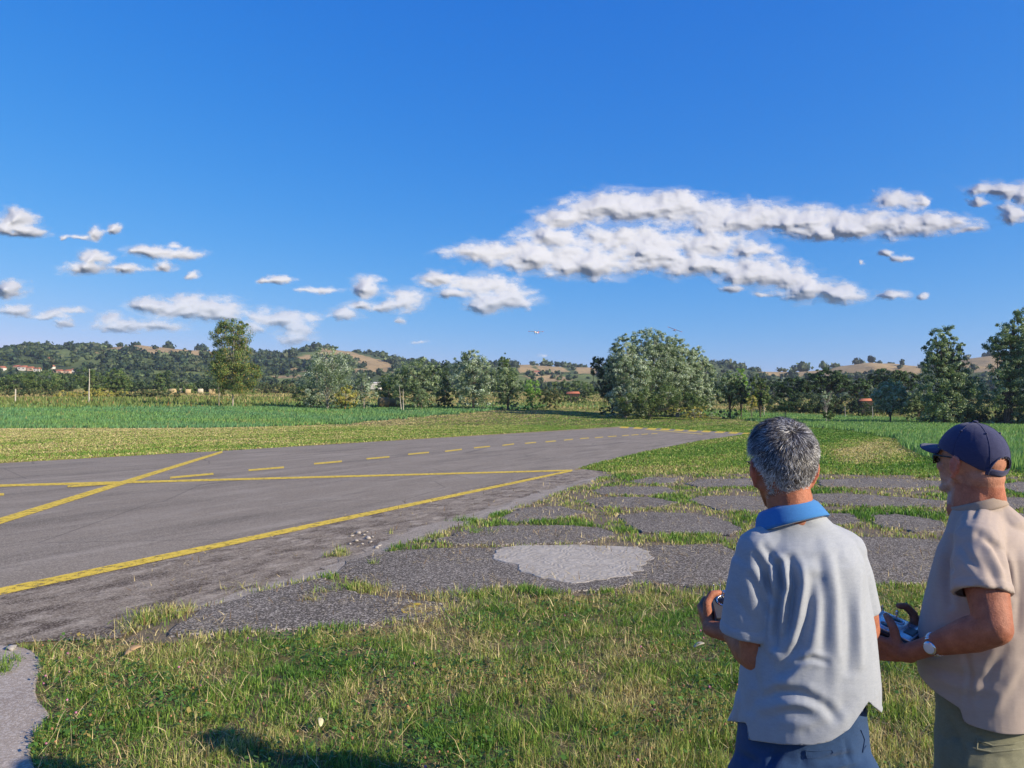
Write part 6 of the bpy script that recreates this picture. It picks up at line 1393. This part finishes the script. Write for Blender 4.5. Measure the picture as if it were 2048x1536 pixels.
    L = [([(1958, 1070), (1988, 1094), (2012, 1140), (2024, 1190)], 6, -.009), ([(1965, 1080), (1990, 1110), (2006, 1150)], 5, .006), ([(1903, 1080), (1897, 1110), (1893, 1160), (1900, 1210)], 6, -.012), ([(1893, 1130), (1905, 1140), (1890, 1120)], 4, -.006), ([(1925, 1095), (1940, 1120), (1960, 1140)], 6, -.005), ([(1915, 1015), (1950, 1010), (1975, 985)], 6, -.004),
         ([(1940, 1040), (1955, 1015), (1980, 1000)], 6, -.005), ([(1960, 1110), (1985, 1150), (2000, 1185)], 6, -.005), ([(1930, 1130), (1960, 1160), (1985, 1180)], 8, .004), ([(2035, 1100), (2040, 1180), (2035, 1260)], 7, -.006), ([(1850, 1330), (1900, 1345), (1950, 1350)], 8, -.005), ([(1870, 1355), (1920, 1375), (1990, 1380)], 8, .005), ([(2010, 1300), (1985, 1340), (1960, 1400)], 9, -.006), ([(2040, 1330), (2015, 1370), (1990, 1420)], 8, .005),
         ([(1858, 1170), (1870, 1230), (1885, 1270)], 9, -.003), ([(1930, 1300), (1940, 1350), (1935, 1410)], 5, -.005), ([(1870, 1080), (1880, 1130), (1870, 1180)], 8, .003)]
    L = [(p_, w_*1.25, a_*.8) for p_, w_, a_ in L]; V = folds(V, F, L, .0016, (9, 9, 4), seed=21)
    V = hem_ridge(V, SL[-1][0], SL[-1][0]-SL[-2][0], SL[-1][1]); V, F = open_end(V, F, SL[-1][0], SL[-1][0]-SL[-2][0], SL[-1][1]); V, F = open_end(V, F, SR[-1][0], SR[-1][0]-SR[-2][0], SR[-1][1])
    # hem: higher at the belly, slit on the side
    loc_ = (V-np.array(S.P(1970, 1400, 0))); lf = loc_@np.array(f); zr = np.interp(lf, [-.2, -.10, -.004, .004, .10, .2], [.795, .790, .800, .838, .870, .905])
    f_ = V[:, 2]-zr; V, F, _ = cutmesh(V, F, f_, lambda m, q_: np.stack([0*q_, 0*q_, -q_], -1)); person_obj('shirt', root, V, F, M_beige, thick=.0022)
    # collar band and front placket
    CC = S.P(1955, 1011, 0); axis = (Z+S.vec(-.33, .05)).normalized(); Mc = frame((f-axis*f.dot(axis)).normalized(), axis)
    G_ = np.zeros((72, 5, 3))
    for i in range(72):
        t = 2*math.pi*i/72
        for j in range(5): G_[i, j] = CC+Mc@Vector(((.0725+.001*j)*math.cos(t), (.0745+.001*j)*math.sin(t), .014-.008*j))
    grid_part('collar', root, G_, M_beiged, closed_u=True, thick=.002)
    # trousers with a cargo pocket
    B = Blob(); B.loft([(S.P(1974, v, 0), a, b, r, f) for v, a, b in ((1290, .145, .125), (1340, .152, .132), (1380, .156, .132), (1420, .162, .130), (1460, .168, .132), (1500, .172, .134), (1530, .165, .125))], 48, 2.2)
    for s in (-1, 1):
        h = hipc+r*s*.088-Z*.07; kn = Vector((foot.x, foot.y, .46))+r*s*.11+f*.03; an = Vector((foot.x, foot.y, .07))+r*s*.12; B.chain([(h, .108), (kn, .085), (an, .070)])
    pc = hipc-r*.165-Z*.22+f*.0; Mp = frame(f); B.ell(pc, (.035, .085, .09), Mp)
    V, F = B.remesh(.0080, 3); V = folds(V, F, [([(1960, 1400), (1962, 1470)], 4, -.004), ([(1900, 1440), (1925, 1500), (1915, 1536)], 7, -.006), ([(1950, 1470), (1990, 1480), (2040, 1478)], 5, -.006), ([(1952, 1500), (2000, 1505), (2040, 1500)], 6, .004), ([(1890, 1480), (1920, 1470)], 6, -.005)], .0025, (12, 12, 14), 33)
    f_ = V[:, 2]-.05; V, F, _ = cutmesh(V, F, f_, lambda m, q_: np.stack([0*q_, 0*q_, -q_], -1)); f_ = S.P(1974, 1312, 0).z-V[:, 2]; V, F, _ = cutmesh(V, F, f_, lambda m, q_: np.stack([0*q_, 0*q_, q_], -1)); person_obj('trousers', root, V, F, M_khaki, thick=.003)
    uu, vv = proj(V)
    def surf(u, v): m = np.abs(uu-u)+np.abs(vv-v); idx = np.argsort(m)[:12]; N_ = V@np.array(S.ed); return Vector(V[idx[np.argmin(N_[idx])]])
    B = Blob(); pk = [(1950, 1478), (1985, 1484), (2030, 1480), (2070, 1478), (2070, 1492), (2030, 1496), (1985, 1500), (1952, 1494)]; pp = [surf(*k)-S.ed*.004 for k in pk]
    for a, b in zip(pp, pp[1:]+pp[:1]): B.cap(a, .003, b, .003, k=6)
    simple_part('cargo_pocket', root, B, M_khaki)
    for s in (-1, 1):
        B = Blob(); an = Vector((foot.x, foot.y, .085))+r*s*.12; shoes(B, an, f); V2, F2 = B.remesh(.007, 2); V2[:, 2] = np.maximum(V2[:, 2], .002); person_obj('shoe', root, V2, F2, M_shoe)
    # cap
    nt_, nr = 120, 34; G_ = np.zeros((nt_, nr, 3)); rad = np.array([.0845, .1045, .105]); zc = .004
    def rimz(t):   # t angle from forward (0) round to the back (pi)
        a = abs((t+math.pi) % (2*math.pi)-math.pi); return np.interp(a, [0, .8, 1.35, 1.8, 2.35, math.pi], [.022, .018, .012, -.004, -.028, -.038])
    tt = np.linspace(0, 2*np.pi, nt_, endpoint=False)
    for i, t in enumerate(tt):
        er = math.asin(max(-.95, min(.95, rimz(t)/rad[2])))
        for j in range(nr):
            e = math.pi/2+(er-math.pi/2)*(j/(nr-1)); seam = 1-.006*math.exp(-((((t+math.pi/6) % (math.pi/3))-math.pi/6)/.035)**2)*math.cos(e)
            d = np.array([math.sin(t)*math.cos(e), math.cos(t)*math.cos(e), math.sin(e)]); wv = 1+.010*fbm(np.array([t*3.0]), np.array([e*4.0]), 3, 91)[0]+(.022*math.exp(-((t)/.7)**2)+.022*math.exp(-((t-2*math.pi)/.7)**2))*max(0, math.sin(e))*math.cos(e)*2
            p = d*rad*seam*wv; G_[i, j] = HC+Mh@Vector((p[0], p[1]-.002, p[2]+zc))
    def msk(Fq):
        i = Fq[:, 0]//nr; j = Fq[:, 0] % nr; a = np.abs((tt[i]+np.pi) % (2*np.pi)-np.pi); back = np.pi-a
        L_ = (G_.reshape(-1, 3)[Fq].mean(1)-np.array(HC))@np.array(Mh); return ~((back < .52) & (L_[:, 2] < -.040+.058*np.sqrt(np.clip(1-(back/.52)**2, 0, 1))))
    grid_part('cap', root, G_, M_cap, closed_u=True, thick=.0025, mask=msk)
    for sm in range(6):
        t = math.pi/6+sm*math.pi/3; B = Blob(); pr = None
        for j in range(14):
            e1 = math.asin(rimz(t)/rad[2]); e = math.pi/2+(e1-math.pi/2)*j/13; p = HC+Mh@Vector((math.sin(t)*math.cos(e)*rad[0]*1.003, math.cos(t)*math.cos(e)*rad[1]*1.003-.002, math.sin(e)*rad[2]*1.003+zc))
            if pr is not None: B.cap(pr, .0011, p, .0011, k=6)
            pr = p
        simple_part('cap_seam', root, B, M_cap)
    # strap across the opening
    Gs = np.zeros((24, 4, 3))
    for i in range(24):
        t = math.pi+(-.62+1.24*i/23)
        for j in range(4):
            z = rimz(t)+.014-.0065*j-.004; ce = math.sqrt(max(.1, 1-(z/rad[2])**2)); Gs[i, j] = HC+Mh@Vector((math.sin(t)*ce*rad[0]*1.02, math.cos(t)*ce*rad[1]*1.02-.002, z+zc))
    grid_part('cap_strap', root, Gs, M_cap, thick=.0025)
    # trim round the opening and eyelets
    B = Blob(); pr = None
    for i in range(25):
        k = -1+2*i/24; t = math.pi+.53*k; z = -.040+.058*math.sqrt(max(0, 1-k*k)); ce = math.sqrt(max(.1, 1-(z/rad[2])**2)); p = HC+Mh@Vector((math.sin(t)*ce*rad[0]*1.012, math.cos(t)*ce*rad[1]*1.012-.002, z+zc))
        if pr is not None: B.cap(pr, .0024, p, .0024, k=6)
        pr = p
    simple_part('cap_trim', root, B, M_cap)
    for t in (math.pi*(1+1/6.), math.pi*(1-1/6.), math.pi*1.5, math.pi*.5):
        B = Blob(); e = .85; d = Vector((math.sin(t)*math.cos(e)*rad[0]*1.012, math.cos(t)*math.cos(e)*rad[1]*1.012-.002, math.sin(e)*rad[2]*1.012+zc)); B.ell(HC+Mh@d, (.0035, .0035, .0035), k=10, m=6); simple_part('cap_eyelet', root, B, M_cap)
    B = Blob(); B.ell(q(0, -.002, .112), (.008, .008, .004), Mh, 12, 8); simple_part('cap_button', root, B, M_cap)
    # brim
    Gb = np.zeros((40, 12, 3))
    for i in range(40):
        t = -1.02+2.04*i/39
        for j in range(12):
            k = j/11; z0 = rimz(t)+.004; ce = math.sqrt(1-(z0/rad[2])**2); x = math.sin(t)*ce*rad[0]; y = math.cos(t)*ce*rad[1]
            out_ = .074*math.sqrt(max(0, 1-(t/1.03)**2))*k
            Gb[i, j] = HC+Mh@Vector((x*(1+.06*k), y+out_, z0+zc-.004-.10*out_-.020*(x/.08)**2*k))
    grid_part('cap_brim', root, Gb, M_cap, thick=.004)
    # sunglasses
    B = Blob()
    for s in (-1, 1):
        B.cap(q(s*.082, -.010, .002), .002, q(s*.077, .070, -.002), .0030, k=8); B.cap(q(s*.077, .070, -.002), .0030, q(s*.064, .081, -.002), .0026, k=8)
        cx = s*.037; pts = [(cx-.027, .010), (cx+.027, .010), (cx+.024, -.022), (cx-.024, -.022)]
        for a, b in zip(pts, pts[1:]+pts[:1]): B.cap(q(a[0], .108-.42*abs(a[0]), a[1]-.008), .0022, q(b[0], .108-.42*abs(b[0]), b[1]-.008), .0022, k=8)
    B.cap(q(-.012, .112, -.004), .0022, q(.012, .112, -.004), .0022, k=8); simple_part('sunglasses', root, B, M_dark)
    for s in (-1, 1):
        B = Blob(); B.ell(q(s*.037, .0925, -.014), (.025, .002, .016), Mh@Matrix.Rotation(s*-.40, 3, 'Z')); simple_part('lens', root, B, M_lens)
        B = Blob(); B.ell(q(s*.030, .080, -.006), (.0125, .0125, .0125)); simple_part('eye', root, B, M_eye)
    # watch on the left wrist
    ax = (wrl-ell).normalized(); wc = wrl-ax*.012; out_ = (S.vec(0, -1, .1)); out_ = (out_-ax*out_.dot(ax)).normalized(); up2 = ax.cross(out_)
    k_ = 30
    for i in range(k_):
        a0 = 2*math.pi*i/k_; B = Blob(); c0 = wc+out_*(.0335*math.cos(a0))+up2*(.0335*math.sin(a0)); tn = (up2*math.cos(a0)-out_*math.sin(a0)); nrm = out_*math.cos(a0)+up2*math.sin(a0)
        if math.cos(a0) > .80: continue
        Mx = Matrix((ax, tn, nrm)).transposed(); B.ell(c0, (.0085, .0033, .0016), Mx, 10, 6); simple_part('watch_link', root, B, M_steel)
    wo = (out_*.9-up2*0+ax*0).normalized(); B = Blob(); c0 = wc+wo*.034; B.cap(c0-wo*.003, .0185, c0+wo*.001, .0175, k=28, flat=1.0); V_ = np.vstack(B.V)
    Mx = Matrix((ax, up2, wo)).transposed(); B = Blob(); B.ell(c0, (.0195, .0195, .0065), Mx, 28, 10); simple_part('watch_case', root, B, M_steel)
    B = Blob(); B.ell(c0+wo*.0052, (.0155, .0155, .0022), Mx, 28, 8); simple_part('watch_dial', root, B, M_dial)
    radio(RC, MR, 'radio transmitter with a silvery blue face held by the man in the navy cap', M_plate, 2)
man_cap()
# ---------------------------------------------------------------- summer air
def haze():
    m = bpy.data.materials.new('air'); m.use_nodes = True; nt = m.node_tree; nt.nodes.remove(nt.nodes['Principled BSDF'])
    pv = nd(nt, 'ShaderNodeVolumePrincipled'); pv.inputs['Density'].default_value = .00016; pv.inputs['Color'].default_value = (.72, .84, 1, 1); pv.inputs['Anisotropy'].default_value = .2
    ln(nt, pv.outputs[0], nt.nodes['Material Output'].inputs['Volume'])
    bm = bmesh.new(); bmesh.ops.create_cube(bm, size=1)
    for v in bm.verts: v.co = Vector((v.co.x*18600, v.co.y*18600, 66+v.co.z*150))
    me = bpy.data.meshes.new('haze'); bm.to_mesh(me); bm.free(); me.materials.append(m); o = bpy.data.objects.new('haze', me); col.objects.link(o); tag(o, 'thin blue summer haze lying over the fields and hills', kind='stuff')
haze()
